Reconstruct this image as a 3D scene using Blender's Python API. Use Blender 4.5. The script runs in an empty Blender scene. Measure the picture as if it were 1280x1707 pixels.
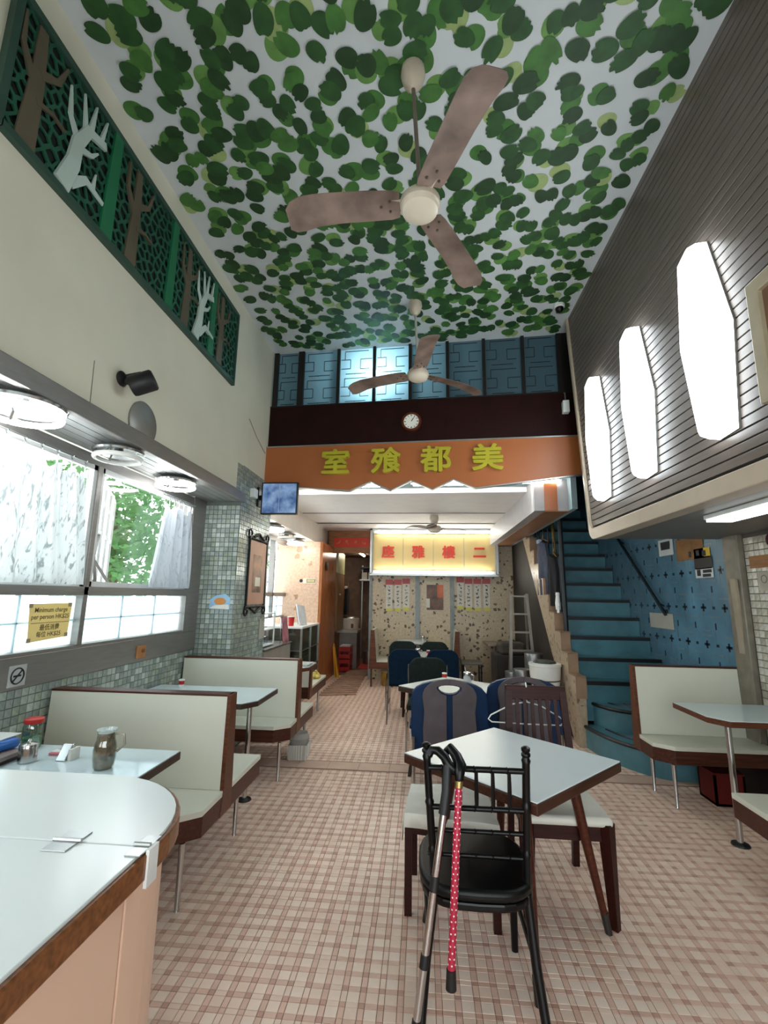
import bpy, bmesh, math, random
from mathutils import Vector, Matrix
random.seed(7)
PI = math.pi
C = bpy.context.scene.collection
SC = bpy.context.scene

# ------------------------------------------------------------------ camera
W_PX, H_PX, F_PX, CAM_H = 1280, 1707, 770.0, 1.53
VPX, VPY = 705.0, 995.0
def _unit(v):
    return Vector(v).normalized()
_F = _unit(((VPX - 640) / F_PX, (VPY - 853.5) / F_PX, 1))
_R = _unit((1, 0, -_F[0] / _F[2]))
_D = _F.cross(_R)
cam_d = bpy.data.cameras.new('camera')
cam_d.sensor_fit = 'VERTICAL'
cam_d.sensor_height = 36.0
cam_d.lens = 36.0 * F_PX / H_PX
cam_d.clip_start = 0.02
cam = bpy.data.objects.new('camera', cam_d)
C.objects.link(cam)
right = Vector((_R[0], _F[0], -_D[0]))
down = Vector((_R[1], _F[1], -_D[1]))
fwd = Vector((_R[2], _F[2], -_D[2]))
m = Matrix.Identity(4)
for i in range(3):
    m[i][0], m[i][1], m[i][2] = right[i], -down[i], -fwd[i]
m[2][3] = CAM_H
cam.matrix_world = m
SC.camera = cam

# ------------------------------------------------------------------ world, exposure
SC.view_settings.view_transform = 'Standard'
SC.view_settings.look = 'None'
SC.view_settings.gamma = 1
SC.view_settings.use_curve_mapping = False
SC.view_settings.exposure = 0.25
world = bpy.data.worlds.new('overcast_sky')
SC.world = world
world.use_nodes = True
bg = world.node_tree.nodes['Background']
bg.inputs[0].default_value = (0.90, 0.97, 1.0, 1)
bg.inputs[1].default_value = 4.0
LAMP = 9.0      # wall lamp emission
TUBE = 36.0     # bare fluorescent tubes

# ------------------------------------------------------------------ materials
def lin(h):
    h = h.lstrip('#')
    o = []
    for i in (0, 2, 4):
        c = int(h[i:i + 2], 16) / 255
        o.append(c / 12.92 if c <= 0.04045 else ((c + 0.055) / 1.055) ** 2.4)
    return (*o, 1)
MATS = {}
def M(name, hexc, rough=0.5, metal=0.0, var=0.08, scale=6.0, bump=0.0, bscale=60.0, spec=0.5, coat=0.0, stretch=None, detail=4.0, sheen=0.0):
    """plain procedural surface: colour broken by soft noise, optional fine bump"""
    if name in MATS:
        return MATS[name]
    mt = bpy.data.materials.new(name)
    mt.use_nodes = True
    nt = mt.node_tree
    b = nt.nodes['Principled BSDF']
    b.inputs['Roughness'].default_value = rough
    b.inputs['Metallic'].default_value = metal
    b.inputs['Specular IOR Level'].default_value = spec
    if coat:
        b.inputs['Coat Weight'].default_value = coat
        b.inputs['Coat Roughness'].default_value = 0.08
    if sheen:
        b.inputs['Sheen Weight'].default_value = sheen
    c = lin(hexc)
    tc = nt.nodes.new('ShaderNodeTexCoord')
    mp = nt.nodes.new('ShaderNodeMapping')
    if stretch:
        mp.inputs['Scale'].default_value = stretch
    nt.links.new(tc.outputs['Object'], mp.inputs[0])
    if var:
        n = nt.nodes.new('ShaderNodeTexNoise')
        n.inputs['Scale'].default_value = scale
        n.inputs['Detail'].default_value = detail
        nt.links.new(mp.outputs[0], n.inputs['Vector'])
        r = nt.nodes.new('ShaderNodeValToRGB')
        r.color_ramp.elements[0].position = 0.3
        r.color_ramp.elements[1].position = 0.7
        r.color_ramp.elements[0].color = tuple(max(0, x * (1 - var * 2)) for x in c[:3]) + (1,)
        r.color_ramp.elements[1].color = tuple(min(1, x * (1 + var)) for x in c[:3]) + (1,)
        nt.links.new(n.outputs['Fac'], r.inputs[0])
        nt.links.new(r.outputs[0], b.inputs['Base Color'])
    else:
        b.inputs['Base Color'].default_value = c
    if bump:
        n2 = nt.nodes.new('ShaderNodeTexNoise')
        n2.inputs['Scale'].default_value = bscale
        nt.links.new(mp.outputs[0], n2.inputs['Vector'])
        bp = nt.nodes.new('ShaderNodeBump')
        bp.inputs['Strength'].default_value = bump
        bp.inputs['Distance'].default_value = 0.01
        nt.links.new(n2.outputs['Fac'], bp.inputs['Height'])
        nt.links.new(bp.outputs[0], b.inputs['Normal'])
    MATS[name] = mt
    return mt
def EM(name, hexc, strength):
    if name in MATS:
        return MATS[name]
    mt = bpy.data.materials.new(name)
    mt.use_nodes = True
    nt = mt.node_tree
    nt.nodes.clear()
    e = nt.nodes.new('ShaderNodeEmission')
    e.inputs[0].default_value = lin(hexc)
    e.inputs[1].default_value = strength
    o = nt.nodes.new('ShaderNodeOutputMaterial')
    nt.links.new(e.outputs[0], o.inputs[0])
    MATS[name] = mt
    return mt
def GLASS(name, tint='#ffffff', gloss=0.06, rough=0.02):
    """thin window pane: transparent with a weak reflection"""
    if name in MATS:
        return MATS[name]
    mt = bpy.data.materials.new(name)
    mt.use_nodes = True
    nt = mt.node_tree
    nt.nodes.clear()
    t = nt.nodes.new('ShaderNodeBsdfTransparent')
    t.inputs[0].default_value = lin(tint)
    g = nt.nodes.new('ShaderNodeBsdfGlossy')
    g.inputs['Roughness'].default_value = rough
    mx = nt.nodes.new('ShaderNodeMixShader')
    mx.inputs[0].default_value = gloss
    o = nt.nodes.new('ShaderNodeOutputMaterial')
    nt.links.new(t.outputs[0], mx.inputs[1])
    nt.links.new(g.outputs[0], mx.inputs[2])
    nt.links.new(mx.outputs[0], o.inputs[0])
    MATS[name] = mt
    return mt
def FROST(name, hexc, clear=0.1, trans=0.75, rough=0.25, wavy=0.0):
    """frosted or woven sheet: part translucent, part clear, part diffuse"""
    if name in MATS:
        return MATS[name]
    mt = bpy.data.materials.new(name)
    mt.use_nodes = True
    nt = mt.node_tree
    nt.nodes.clear()
    d = nt.nodes.new('ShaderNodeBsdfPrincipled')
    d.inputs['Base Color'].default_value = lin(hexc)
    d.inputs['Roughness'].default_value = rough
    tl = nt.nodes.new('ShaderNodeBsdfTranslucent')
    tl.inputs[0].default_value = lin(hexc)
    tp = nt.nodes.new('ShaderNodeBsdfTransparent')
    tp.inputs[0].default_value = lin(hexc)
    m1 = nt.nodes.new('ShaderNodeMixShader')
    m1.inputs[0].default_value = trans
    m2 = nt.nodes.new('ShaderNodeMixShader')
    m2.inputs[0].default_value = clear
    o = nt.nodes.new('ShaderNodeOutputMaterial')
    nt.links.new(d.outputs[0], m1.inputs[1])
    nt.links.new(tl.outputs[0], m1.inputs[2])
    nt.links.new(m1.outputs[0], m2.inputs[1])
    nt.links.new(tp.outputs[0], m2.inputs[2])
    nt.links.new(m2.outputs[0], o.inputs[0])
    if wavy:
        n2 = nt.nodes.new('ShaderNodeTexNoise')
        n2.inputs['Scale'].default_value = 9
        bp = nt.nodes.new('ShaderNodeBump')
        bp.inputs['Strength'].default_value = wavy
        nt.links.new(n2.outputs['Fac'], bp.inputs['Height'])
        nt.links.new(bp.outputs[0], d.inputs['Normal'])
    MATS[name] = mt
    return mt
def pebble_mat(name, base, chipa, chipb, scale=11.0):
    """beige terrazzo with dark angular chips"""
    mt = bpy.data.materials.new(name)
    mt.use_nodes = True
    nt = mt.node_tree
    b = nt.nodes['Principled BSDF']
    b.inputs['Roughness'].default_value = 0.35
    tc = nt.nodes.new('ShaderNodeTexCoord')
    no = nt.nodes.new('ShaderNodeTexNoise')
    no.inputs['Scale'].default_value = 14
    mxv = nt.nodes.new('ShaderNodeVectorMath')
    mxv.operation = 'MULTIPLY_ADD'
    mxv.inputs[1].default_value = (0.09, 0.09, 0.09)
    nt.links.new(tc.outputs['Object'], no.inputs['Vector'])
    nt.links.new(no.outputs['Color'], mxv.inputs[0])
    nt.links.new(tc.outputs['Object'], mxv.inputs[2])
    v = nt.nodes.new('ShaderNodeTexVoronoi')
    v.inputs['Scale'].default_value = scale
    nt.links.new(mxv.outputs[0], v.inputs['Vector'])
    # a chip only where the cell's random colour is high and the distance small
    sep = nt.nodes.new('ShaderNodeSeparateColor')
    nt.links.new(v.outputs['Color'], sep.inputs[0])
    th = nt.nodes.new('ShaderNodeMath'); th.operation = 'MULTIPLY_ADD'
    th.inputs[1].default_value = 0.55; th.inputs[2].default_value = -0.06
    nt.links.new(sep.outputs[0], th.inputs[0])
    lt = nt.nodes.new('ShaderNodeMath'); lt.operation = 'LESS_THAN'
    nt.links.new(v.outputs['Distance'], lt.inputs[0])
    nt.links.new(th.outputs[0], lt.inputs[1])
    gate = nt.nodes.new('ShaderNodeMath'); gate.operation = 'GREATER_THAN'; gate.inputs[1].default_value = 0.45
    nt.links.new(sep.outputs[1], gate.inputs[0])
    mul = nt.nodes.new('ShaderNodeMath'); mul.operation = 'MULTIPLY'
    nt.links.new(lt.outputs[0], mul.inputs[0]); nt.links.new(gate.outputs[0], mul.inputs[1])
    chip = nt.nodes.new('ShaderNodeMix'); chip.data_type = 'RGBA'
    chip.inputs['A'].default_value = lin(chipa); chip.inputs['B'].default_value = lin(chipb)
    nt.links.new(sep.outputs[2], chip.inputs['Factor'])
    n3 = nt.nodes.new('ShaderNodeTexNoise'); n3.inputs['Scale'].default_value = 25
    bs = nt.nodes.new('ShaderNodeValToRGB')
    bc = lin(base)
    bs.color_ramp.elements[0].position = 0.35; bs.color_ramp.elements[1].position = 0.65
    bs.color_ramp.elements[0].color = tuple(x * 0.8 for x in bc[:3]) + (1,)
    bs.color_ramp.elements[1].color = bc
    nt.links.new(tc.outputs['Object'], n3.inputs['Vector'])
    nt.links.new(n3.outputs['Fac'], bs.inputs[0])
    mx = nt.nodes.new('ShaderNodeMix'); mx.data_type = 'RGBA'
    nt.links.new(mul.outputs[0], mx.inputs['Factor'])
    nt.links.new(bs.outputs[0], mx.inputs['A'])
    nt.links.new(chip.outputs['Result'], mx.inputs['B'])
    nt.links.new(mx.outputs['Result'], b.inputs['Base Color'])
    MATS[name] = mt
    return mt
def wood_mat(name, hexc, rough=0.35, stretch=(1, 14, 14), var=0.22, scale=5, spec=0.3):
    return M(name, hexc, rough=rough, var=var, scale=scale, stretch=stretch, detail=6, spec=spec)

white_lam = M('white_laminate', '#d6e0e2', rough=0.22, var=0.015, scale=3)
cream_lam = M('cream_laminate', '#d8dacb', rough=0.3, var=0.03, scale=2)
brown_edge = wood_mat('brown_edge_wood', '#633823', rough=0.4)
red_wood = wood_mat('red_brown_wood', '#4f2a1d', rough=0.42)
dark_wood = wood_mat('dark_mahogany', '#33140f', rough=0.4, spec=0.2)
table_edge = M('dark_table_edge', '#3a2a22', rough=0.35, var=0.1)
chrome = M('chrome_steel', '#c9c9c9', rough=0.18, metal=1.0, var=0.03)
dull_steel = M('dull_steel', '#8f8f90', rough=0.32, metal=0.85, var=0.06, stretch=(1, 1, 12))
black_gloss = M('black_lacquer', '#060607', rough=0.32, var=0.0, spec=0.3)
black_matt = M('black_plastic', '#111113', rough=0.5, var=0.0)
black_vinyl = M('black_vinyl', '#060708', rough=0.42, var=0.05, bump=0.05, spec=0.3)
white_paint = M('white_paint', '#dedad2', rough=0.6, var=0.03)
cream_wall = M('cream_wall_paint', '#d6d2bd', rough=0.65, var=0.05, scale=1.2)
ceil_paint = M('ceiling_paint', '#c0c6c7', rough=0.7, var=0.02)
low_ceil = M('low_ceiling_paint', '#f3efec', rough=0.6, var=0.02)
orange_paint = M('orange_fascia_paint', '#a55e30', rough=0.4, var=0.05, scale=1.5)
dark_brown = M('dark_brown_board', '#240c09', rough=0.5, var=0.1, spec=0.15)
grey_metal = M('grey_metal_trim', '#8b8884', rough=0.38, metal=0.5, var=0.05, stretch=(1, 1, 8))
alu = M('aluminium_trim', '#b9bdbd', rough=0.3, metal=0.9, var=0.04)
peach_lam = M('peach_laminate', '#eac2a6', rough=0.32, var=0.04, scale=2)
plastic_white = M('white_plastic', '#e4e6e2', rough=0.35, var=0.03)
grout_m = M('brown_grout', '#7e5f51', rough=0.8, var=0.1)
red_m = M('red_plastic', '#b81f1c', rough=0.35, var=0.06)
yellow_m = M('yellow_plastic', '#e2a414', rough=0.4, var=0.05)
gold_m = M('gold_letter', '#c9bf3c', rough=0.25, metal=0.35, var=0.06)
lit_lamp = EM('lit_opal_lamp', '#f2fbff', LAMP)
tube_m = EM('lit_fluorescent_tube', '#fbfdf6', TUBE)
clear_pane = GLASS('clear_window_glass')

# ------------------------------------------------------------------ mesh helpers
def BM():
    return bmesh.new()
def box(bm, x0, x1, y0, y1, z0, z1, mi=0):
    v = [bm.verts.new(p) for p in ((x0, y0, z0), (x1, y0, z0), (x1, y1, z0), (x0, y1, z0), (x0, y0, z1), (x1, y0, z1), (x1, y1, z1), (x0, y1, z1))]
    for f in ((3, 2, 1, 0), (4, 5, 6, 7), (0, 1, 5, 4), (1, 2, 6, 5), (2, 3, 7, 6), (3, 0, 4, 7)):
        bm.faces.new([v[i] for i in f]).material_index = mi
    return v
def bx(x0, x1, y0, y1, z0, z1):
    bm = BM(); box(bm, x0, x1, y0, y1, z0, z1); return bm
def prism(bm, poly, a, b, axis='z', mi=0):
    """poly of 2D points extruded along an axis from a to b (axis x: points are (y,z); y: (x,z); z: (x,y))"""
    def P(p, t):
        return {'x': (t, p[0], p[1]), 'y': (p[0], t, p[1]), 'z': (p[0], p[1], t)}[axis]
    lo = [bm.verts.new(P(p, a)) for p in poly]
    hi = [bm.verts.new(P(p, b)) for p in poly]
    n = len(poly)
    fs = [bm.faces.new(lo), bm.faces.new(hi)]
    for i in range(n):
        fs.append(bm.faces.new((lo[i], lo[(i + 1) % n], hi[(i + 1) % n], hi[i])))
    for f in fs:
        f.material_index = mi
    return fs
def plate(bm, outer, holes, a, b, axis='z'):
    """extruded outline with holes"""
    def P(p, t):
        return {'x': (t, p[0], p[1]), 'y': (p[0], t, p[1]), 'z': (p[0], p[1], t)}[axis]
    es = []
    for loop in [outer] + holes:
        vs = [bm.verts.new(P(p, a)) for p in loop]
        for i in range(len(vs)):
            es.append(bm.edges.new((vs[i], vs[(i + 1) % len(vs)])))
    r = bmesh.ops.triangle_fill(bm, use_beauty=True, use_dissolve=False, edges=es)
    fs = [g for g in r['geom'] if isinstance(g, bmesh.types.BMFace)]
    e = bmesh.ops.extrude_face_region(bm, geom=fs)
    vs = [g for g in e['geom'] if isinstance(g, bmesh.types.BMVert)]
    off = Vector(P((0, 0), b - a))
    bmesh.ops.translate(bm, vec=off, verts=vs)
def tube(bm, pts, r, n=8, cap=True, radii=None):
    pts = [Vector(p) for p in pts]
    rings = []
    t0 = (pts[1] - pts[0]).normalized()
    up = Vector((0, 0, 1)) if abs(t0.z) < 0.9 else Vector((1, 0, 0))
    nx = t0.cross(up).normalized()
    for i, p in enumerate(pts):
        if i == 0: t = pts[1] - pts[0]
        elif i == len(pts) - 1: t = pts[-1] - pts[-2]
        else: t = (pts[i + 1] - pts[i]).normalized() + (pts[i] - pts[i - 1]).normalized()
        t.normalize()
        nx = (nx - t * nx.dot(t)).normalized()
        ny = t.cross(nx)
        rr = radii[i] if radii else r
        rings.append([bm.verts.new(p + (nx * math.cos(2 * PI * k / n) + ny * math.sin(2 * PI * k / n)) * rr) for k in range(n)])
    for a, b in zip(rings, rings[1:]):
        for k in range(n):
            bm.faces.new((a[k], a[(k + 1) % n], b[(k + 1) % n], b[k]))
    if cap:
        bm.faces.new(rings[0][::-1]); bm.faces.new(rings[-1])
def tb(pts, r, n=8, radii=None):
    bm = BM(); tube(bm, pts, r, n, True, radii); return bm
def lathe(bm, prof, c=(0, 0, 0), n=20, axis=None):
    """profile of (radius, height) turned about a vertical axis at c, or about a given axis direction"""
    c = Vector(c)
    q = Vector((0, 0, 1)).rotation_difference(Vector(axis).normalized()) if axis else None
    rings = []
    for r, h in prof:
        ring = []
        for k in range(n):
            p = Vector((r * math.cos(2 * PI * k / n), r * math.sin(2 * PI * k / n), h))
            if q: p = q @ p
            ring.append(bm.verts.new(p + c))
        rings.append(ring)
    for a, b in zip(rings, rings[1:]):
        for k in range(n):
            bm.faces.new((a[k], a[(k + 1) % n], b[(k + 1) % n], b[k]))
    bm.faces.new(rings[0][::-1]); bm.faces.new(rings[-1])
def lt(prof, c=(0, 0, 0), n=20, axis=None):
    bm = BM(); lathe(bm, prof, c, n, axis); return bm
def bar(bm, p0, p1, w, h, up=(0, 0, 1)):
    """rectangular bar from p0 to p1: w across, h along up"""
    p0, p1 = Vector(p0), Vector(p1)
    t = (p1 - p0).normalized()
    u = Vector(up)
    s = t.cross(u)
    if s.length < 1e-4:
        s = t.cross(Vector((0, 1, 0)))
    s.normalize(); u = s.cross(t)
    v = []
    for p in (p0, p1):
        for a, b in ((-1, -1), (1, -1), (1, 1), (-1, 1)):
            v.append(bm.verts.new(p + s * a * w / 2 + u * b * h / 2))
    for f in ((3, 2, 1, 0), (4, 5, 6, 7), (0, 1, 5, 4), (1, 2, 6, 5), (2, 3, 7, 6), (3, 0, 4, 7)):
        bm.faces.new([v[i] for i in f])
def br(p0, p1, w, h, up=(0, 0, 1)):
    bm = BM(); bar(bm, p0, p1, w, h, up); return bm

WORLD = {}
def obj(name, bm, mat, parent=None, bevel=0.0, smooth=False, local=False, label=None, segs=2):
    me = bpy.data.meshes.new(name)
    bmesh.ops.recalc_face_normals(bm, faces=bm.faces)
    if parent is not None and not local:
        bmesh.ops.transform(bm, matrix=WORLD[parent].inverted(), verts=bm.verts)
    bm.to_mesh(me); bm.free()
    for mm in (mat if isinstance(mat, (list, tuple)) else [mat]):
        me.materials.append(mm)
    if smooth:
        me.polygons.foreach_set('use_smooth', [True] * len(me.polygons))
        me.set_sharp_from_angle(angle=math.radians(40))
    o = bpy.data.objects.new(name, me)
    C.objects.link(o)
    if parent is not None:
        o.parent = parent
        WORLD[o] = WORLD[parent].copy()
    else:
        WORLD[o] = Matrix.Identity(4)
    if bevel:
        b = o.modifiers.new('bevel', 'BEVEL')
        b.width = bevel; b.segments = segs; b.limit_method = 'ANGLE'; b.angle_limit = math.radians(35)
        if smooth:
            b.harden_normals = False
    if label: o['label'] = label
    return o
def tag(o, label, cat, group=None):
    o['label'] = label; o['category'] = cat
    if group: o['group'] = group
    return o
def thing(name, label, cat, loc=(0, 0, 0), rz=0.0, group=None):
    o = bpy.data.objects.new(name, None)
    o.empty_display_size = 0.1
    C.objects.link(o)
    o.location = loc; o.rotation_euler = (0, 0, rz)
    WORLD[o] = Matrix.Translation(loc) @ Matrix.Rotation(rz, 4, 'Z')
    return tag(o, label, cat, group)
def struct(o):
    o['kind'] = 'structure'; return o
def stuff(o):
    o['kind'] = 'stuff'; return o
def copy_tree(o, parent=None, loc=None, rz=None, label=None, group=None):
    c = o.copy(); C.objects.link(c); c.parent = parent
    if loc is not None: c.location = loc
    if rz is not None: c.rotation_euler = (0, 0, rz)
    if label: c['label'] = label
    if group: c['group'] = group
    for ch in list(o.children):
        copy_tree(ch, c)
    if parent is None:
        WORLD[c] = Matrix.Translation(c.location) @ Matrix.Rotation(c.rotation_euler[2], 4, 'Z')
    return c
def text(body, size, mat, parent, mtx, extrude=0.0, name='lettering', offset=0.0, local=False, bold=0.0):
    cu = bpy.data.curves.new('t', 'FONT')
    cu.body = body; cu.size = size; cu.align_x = 'CENTER'; cu.align_y = 'CENTER'
    cu.extrude = extrude; cu.offset = offset; cu.resolution_u = 3
    to = bpy.data.objects.new('t', cu)
    C.objects.link(to)
    dg = bpy.context.evaluated_depsgraph_get()
    me = bpy.data.meshes.new_from_object(to.evaluated_get(dg))
    bpy.data.objects.remove(to); bpy.data.curves.remove(cu)
    if bold:
        b_ = bmesh.new()
        for k, (ox, oy) in enumerate(((0, 0), (1, 0), (-1, 0), (0, 1), (0, -1), (.7, .7), (-.7, .7), (.7, -.7), (-.7, -.7))):
            c_ = me.copy()
            c_.transform(Matrix.Translation((ox * bold, oy * bold, k * 0.0005)))
            b_.from_mesh(c_); bpy.data.meshes.remove(c_)
        b_.to_mesh(me); b_.free()
    mm = mtx if local or parent is None else WORLD[parent].inverted() @ mtx
    me.transform(mm)
    me.materials.clear(); me.materials.append(mat)
    me.name = name
    o = bpy.data.objects.new(name, me)
    C.objects.link(o)
    if parent is not None:
        o.parent = parent; WORLD[o] = WORLD[parent].copy()
    return o
def frame(origin, xdir, ydir):
    """matrix whose local x and y run along the given directions"""
    x = Vector(xdir).normalized(); y = Vector(ydir).normalized(); z = x.cross(y)
    mm = Matrix.Identity(4)
    for i in range(3):
        mm[i][0], mm[i][1], mm[i][2], mm[i][3] = x[i], y[i], z[i], origin[i]
    return mm
def rnd(a, b):
    return random.uniform(a, b)

# ================================================================== SETTING
XW, XU, XR, XB, ZC = -2.28, -1.90, 1.585, 2.70, 4.56
ZS = 2.49                     # soffit over the window bay
PIL0, PIL1 = 4.60, 5.55       # tiled pillar, along the left side

def tiles_mesh(name, rects, plane, t, mats, parent, kind='stuff'):
    """many little flat tiles with their own edges as one mesh; rects of (a0,a1,b0,b1,material); plane ('z',c,+1) etc."""
    ax, c, sgn = plane
    vs, fs, mi = [], [], []
    k = 0.0012
    for a0, a1, b0, b1, m_ in rects:
        n = len(vs)
        for (p, q, h) in ((a0, b0, 0), (a1, b0, 0), (a1, b1, 0), (a0, b1, 0), (a0 + k, b0 + k, t), (a1 - k, b0 + k, t), (a1 - k, b1 - k, t), (a0 + k, b1 - k, t)):
            w = c + sgn * h
            vs.append({'z': (p, q, w), 'x': (w, p, q), 'y': (p, w, q)}[ax])
        flip = (ax == 'y') ^ (sgn < 0)
        for f in ((4, 5, 6, 7), (0, 1, 5, 4), (1, 2, 6, 5), (2, 3, 7, 6), (3, 0, 4, 7)):
            ff = [n + i for i in f]
            fs.append(ff[::-1] if flip else ff); mi.append(m_)
    me = bpy.data.meshes.new(name)
    me.from_pydata(vs, [], fs)
    for mm in mats: me.materials.append(mm)
    me.polygons.foreach_set('material_index', mi)
    o = bpy.data.objects.new(name, me); C.objects.link(o)
    if parent is not None:
        o.parent = parent; WORLD[o] = WORLD[parent].copy()
    if kind: o['kind'] = kind
    return o
def tile_parts(name, spots, size, plane, t, mats, parent):
    """single tiles as parts sharing one mesh per colour; spots of (a_centre, b_centre, material)"""
    ax, c, sgn = plane
    meshes = []
    for i, mm in enumerate(mats):
        o = tiles_mesh(name, [(-size[0] / 2, size[0] / 2, -size[1] / 2, size[1] / 2, 0)], (ax, 0, sgn), t, [mm], None, None)
        meshes.append(o.data); bpy.data.objects.remove(o)
    for a, b, i in spots:
        o = bpy.data.objects.new(name, meshes[i]); C.objects.link(o)
        o.parent = parent
        o.location = {'z': (a, b, c), 'x': (c, a, b), 'y': (a, c, b)}[ax]

# ---- floor: plaid of cream squares, pinkish strips and brown dots
floor = struct(obj('floor', bx(-2.6, 2.85, -1.7, 12.2, -0.12, 0.0), grout_m))
P_, B_, S_, G_ = 0.0735, 0.049, 0.0245, 0.0016
fl_mats = [M('floor_tile_cream', '#f2dccb', rough=0.36, var=0.03, scale=14), M('floor_tile_cream_b', '#ecd2bf', rough=0.36, var=0.03, scale=14),
           M('floor_tile_pink', '#e3bfac', rough=0.38, var=0.05, scale=14), M('floor_tile_tan', '#dcb8a5', rough=0.38, var=0.05, scale=14),
           M('floor_tile_brown', '#c69c8a', rough=0.4, var=0.06, scale=14), M('floor_tile_rust', '#d1a693', rough=0.4, var=0.06, scale=14)]
rects, near = [], []
ix0, iy0 = int(-2.28 / P_) - 1, int(0.3 / P_)
for iy in range(iy0, int(9.4 / P_)):
    for ix in range(ix0, int(2.70 / P_) + 1):
        x, y = ix * P_, iy * P_
        if 4.38 < y < 4.60:
            continue
        if x < XW - 0.05 or x > XB: continue
        r1 = 0 if random.random() < 0.6 else 1
        h = (G_ / 2)
        if 2.0 < y < 2.92 and -0.56 < x < 1.24 and len(near) < 300:
            near.append((x + B_ / 2, y + B_ / 2, r1))
        else:
            rects.append((x + h, x + B_ - h, y + h, y + B_ - h, r1))
        rects.append((x + B_ + h, x + P_ - h, y + h, y + B_ - h, random.choice((2, 2, 3, 1))))
        rects.append((x + h, x + B_ - h, y + B_ + h, y + P_ - h, random.choice((2, 3, 3, 1))))
        rects.append((x + B_ + h, x + P_ - h, y + B_ + h, y + P_ - h, random.choice((4, 4, 5, 3))))
tiles_mesh('tile_field', rects, ('z', 0.0, 1), 0.0025, fl_mats, floor)
tile_parts('tile', near, (B_ - G_, B_ - G_), ('z', 0.0, 1), 0.0025, fl_mats, floor)
for k in range(18):
    x = -2.26 + k * 0.28
    obj('threshold_slab', bx(x, x + 0.277, 4.432, 4.612, 0.0, 0.004), M('threshold_stone', '#cfb09d', rough=0.45, var=0.06), floor, bevel=0.001)

# ---- left side: window wall, upper wall, pillar
tile_mats = [M('glaze_tile_green', '#a0aba2', rough=0.22, var=0.12, scale=20), M('glaze_tile_grey', '#919b96', rough=0.22, var=0.12, scale=20),
             M('glaze_tile_pale', '#b6c0b8', rough=0.2, var=0.1, scale=20), M('glaze_tile_sage', '#85928b', rough=0.24, var=0.12, scale=20),
             M('glaze_tile_olive', '#96a291', rough=0.22, var=0.14, scale=20)]
mosaic_grout = M('mosaic_grout', '#5d635d', rough=0.85, var=0.1)
def pick_tile():
    return random.choice((0, 0, 1, 1, 2, 3, 4))
bm = BM()
box(bm, XW - 0.18, XW, -1.6, PIL0, 0, 0.985)
wl = struct(obj('wall_left', bm, mosaic_grout))
TP, TG = 0.0485, 0.004
rects, near = [], []
for iz in range(20):
    for iy in range(int(2.9 / TP)):
        y, z = 1.72 + iy * TP, 0.985 - (iz + 1) * TP
        if y + TP > PIL0: continue
        if iz < 8 and 2.25 < y < 3.2 and len(near) < 160:
            near.append((y + TP / 2, z + TP / 2, pick_tile()))
        else:
            rects.append((y, y + TP - TG, z, z + TP - TG, pick_tile()))
tiles_mesh('mosaic_field', rects, ('x', XW, 1), 0.004, tile_mats, wl)
tile_parts('mosaic_tile', near, (TP - TG, TP - TG), ('x', XW, 1), 0.004, tile_mats, wl)
# metal apron under the window, jamb strip by the pillar
bm = BM(); box(bm, XW - 0.18, XW + 0.012, -1.6, PIL0, 0.985, 1.165)
struct(obj('trim_1', bm, grey_metal, bevel=0.004))
bm = BM(); box(bm, XW - 0.18, XW + 0.012, 4.34, PIL0, 1.165, ZS)
struct(obj('trim_2', bm, grey_metal, bevel=0.004))
# pillar
bm = BM(); box(bm, XW - 0.18, XU, PIL0, PIL1, 0, 2.87)
pil = struct(obj('wall_pillar', bm, mosaic_grout))
rects, near = [], []
for iz in range(60):
    z = 0.02 + iz * TP
    if z + TP > 2.87: break
    for ix in range(8):
        x = XU - (ix + 1) * (0.38 / 8)
        if z + TP > ZS: continue
        if 18 <= iz < 35 and len(near) < 140:
            near.append((x + 0.0475 / 2, z + TP / 2, pick_tile()))
        else:
            rects.append((x, x + 0.0475 - TG, z, z + TP - TG, pick_tile()))
tiles_mesh('mosaic_front', rects, ('y', PIL0, -1), 0.004, tile_mats, pil)
tile_parts('mosaic_tile', near, (0.0475 - TG, TP - TG), ('y', PIL0, -1), 0.004, tile_mats, pil)
rects = []
for iz in range(59):
    for iy in range(19):
        y, z = PIL0 + iy * 0.05, 0.02 + iz * 0.0485
        rects.append((y + 0.002, y + 0.05 - TG, z, z + TP - TG, random.choice((1, 1, 3, 0, 4))))
# the strip of tile on the wall above the soffit, beside the pillar
for iz in range(6):
    for iy in range(3):
        y, z = 4.45 + iy * 0.05, 2.58 + iz * TP
        rects.append((y + 0.002, y + 0.05 - TG, z, z + TP - TG, random.choice((1, 3, 0, 4))))
tiles_mesh('mosaic_side', rects, ('x', XU + 0.001, 1), 0.004, tile_mats, pil)
# upper wall above the window bay
bm = BM()
box(bm, XW - 0.18, XU, -1.6, PIL0, ZS + 0.02, ZC)
box(bm, XW - 0.18, XU - 0.002, PIL0, 5.6, 2.87, ZC)
wu = struct(obj('wall_left_upper', bm, cream_wall))
obj('crack', br((XU + 0.001, 2.33, 2.85), (XU + 0.001, 2.34, 2.58), 0.004, 0.002, (1, 0, 0)), M('crack_line', '#6d6a5e', rough=0.8), wu)
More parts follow.
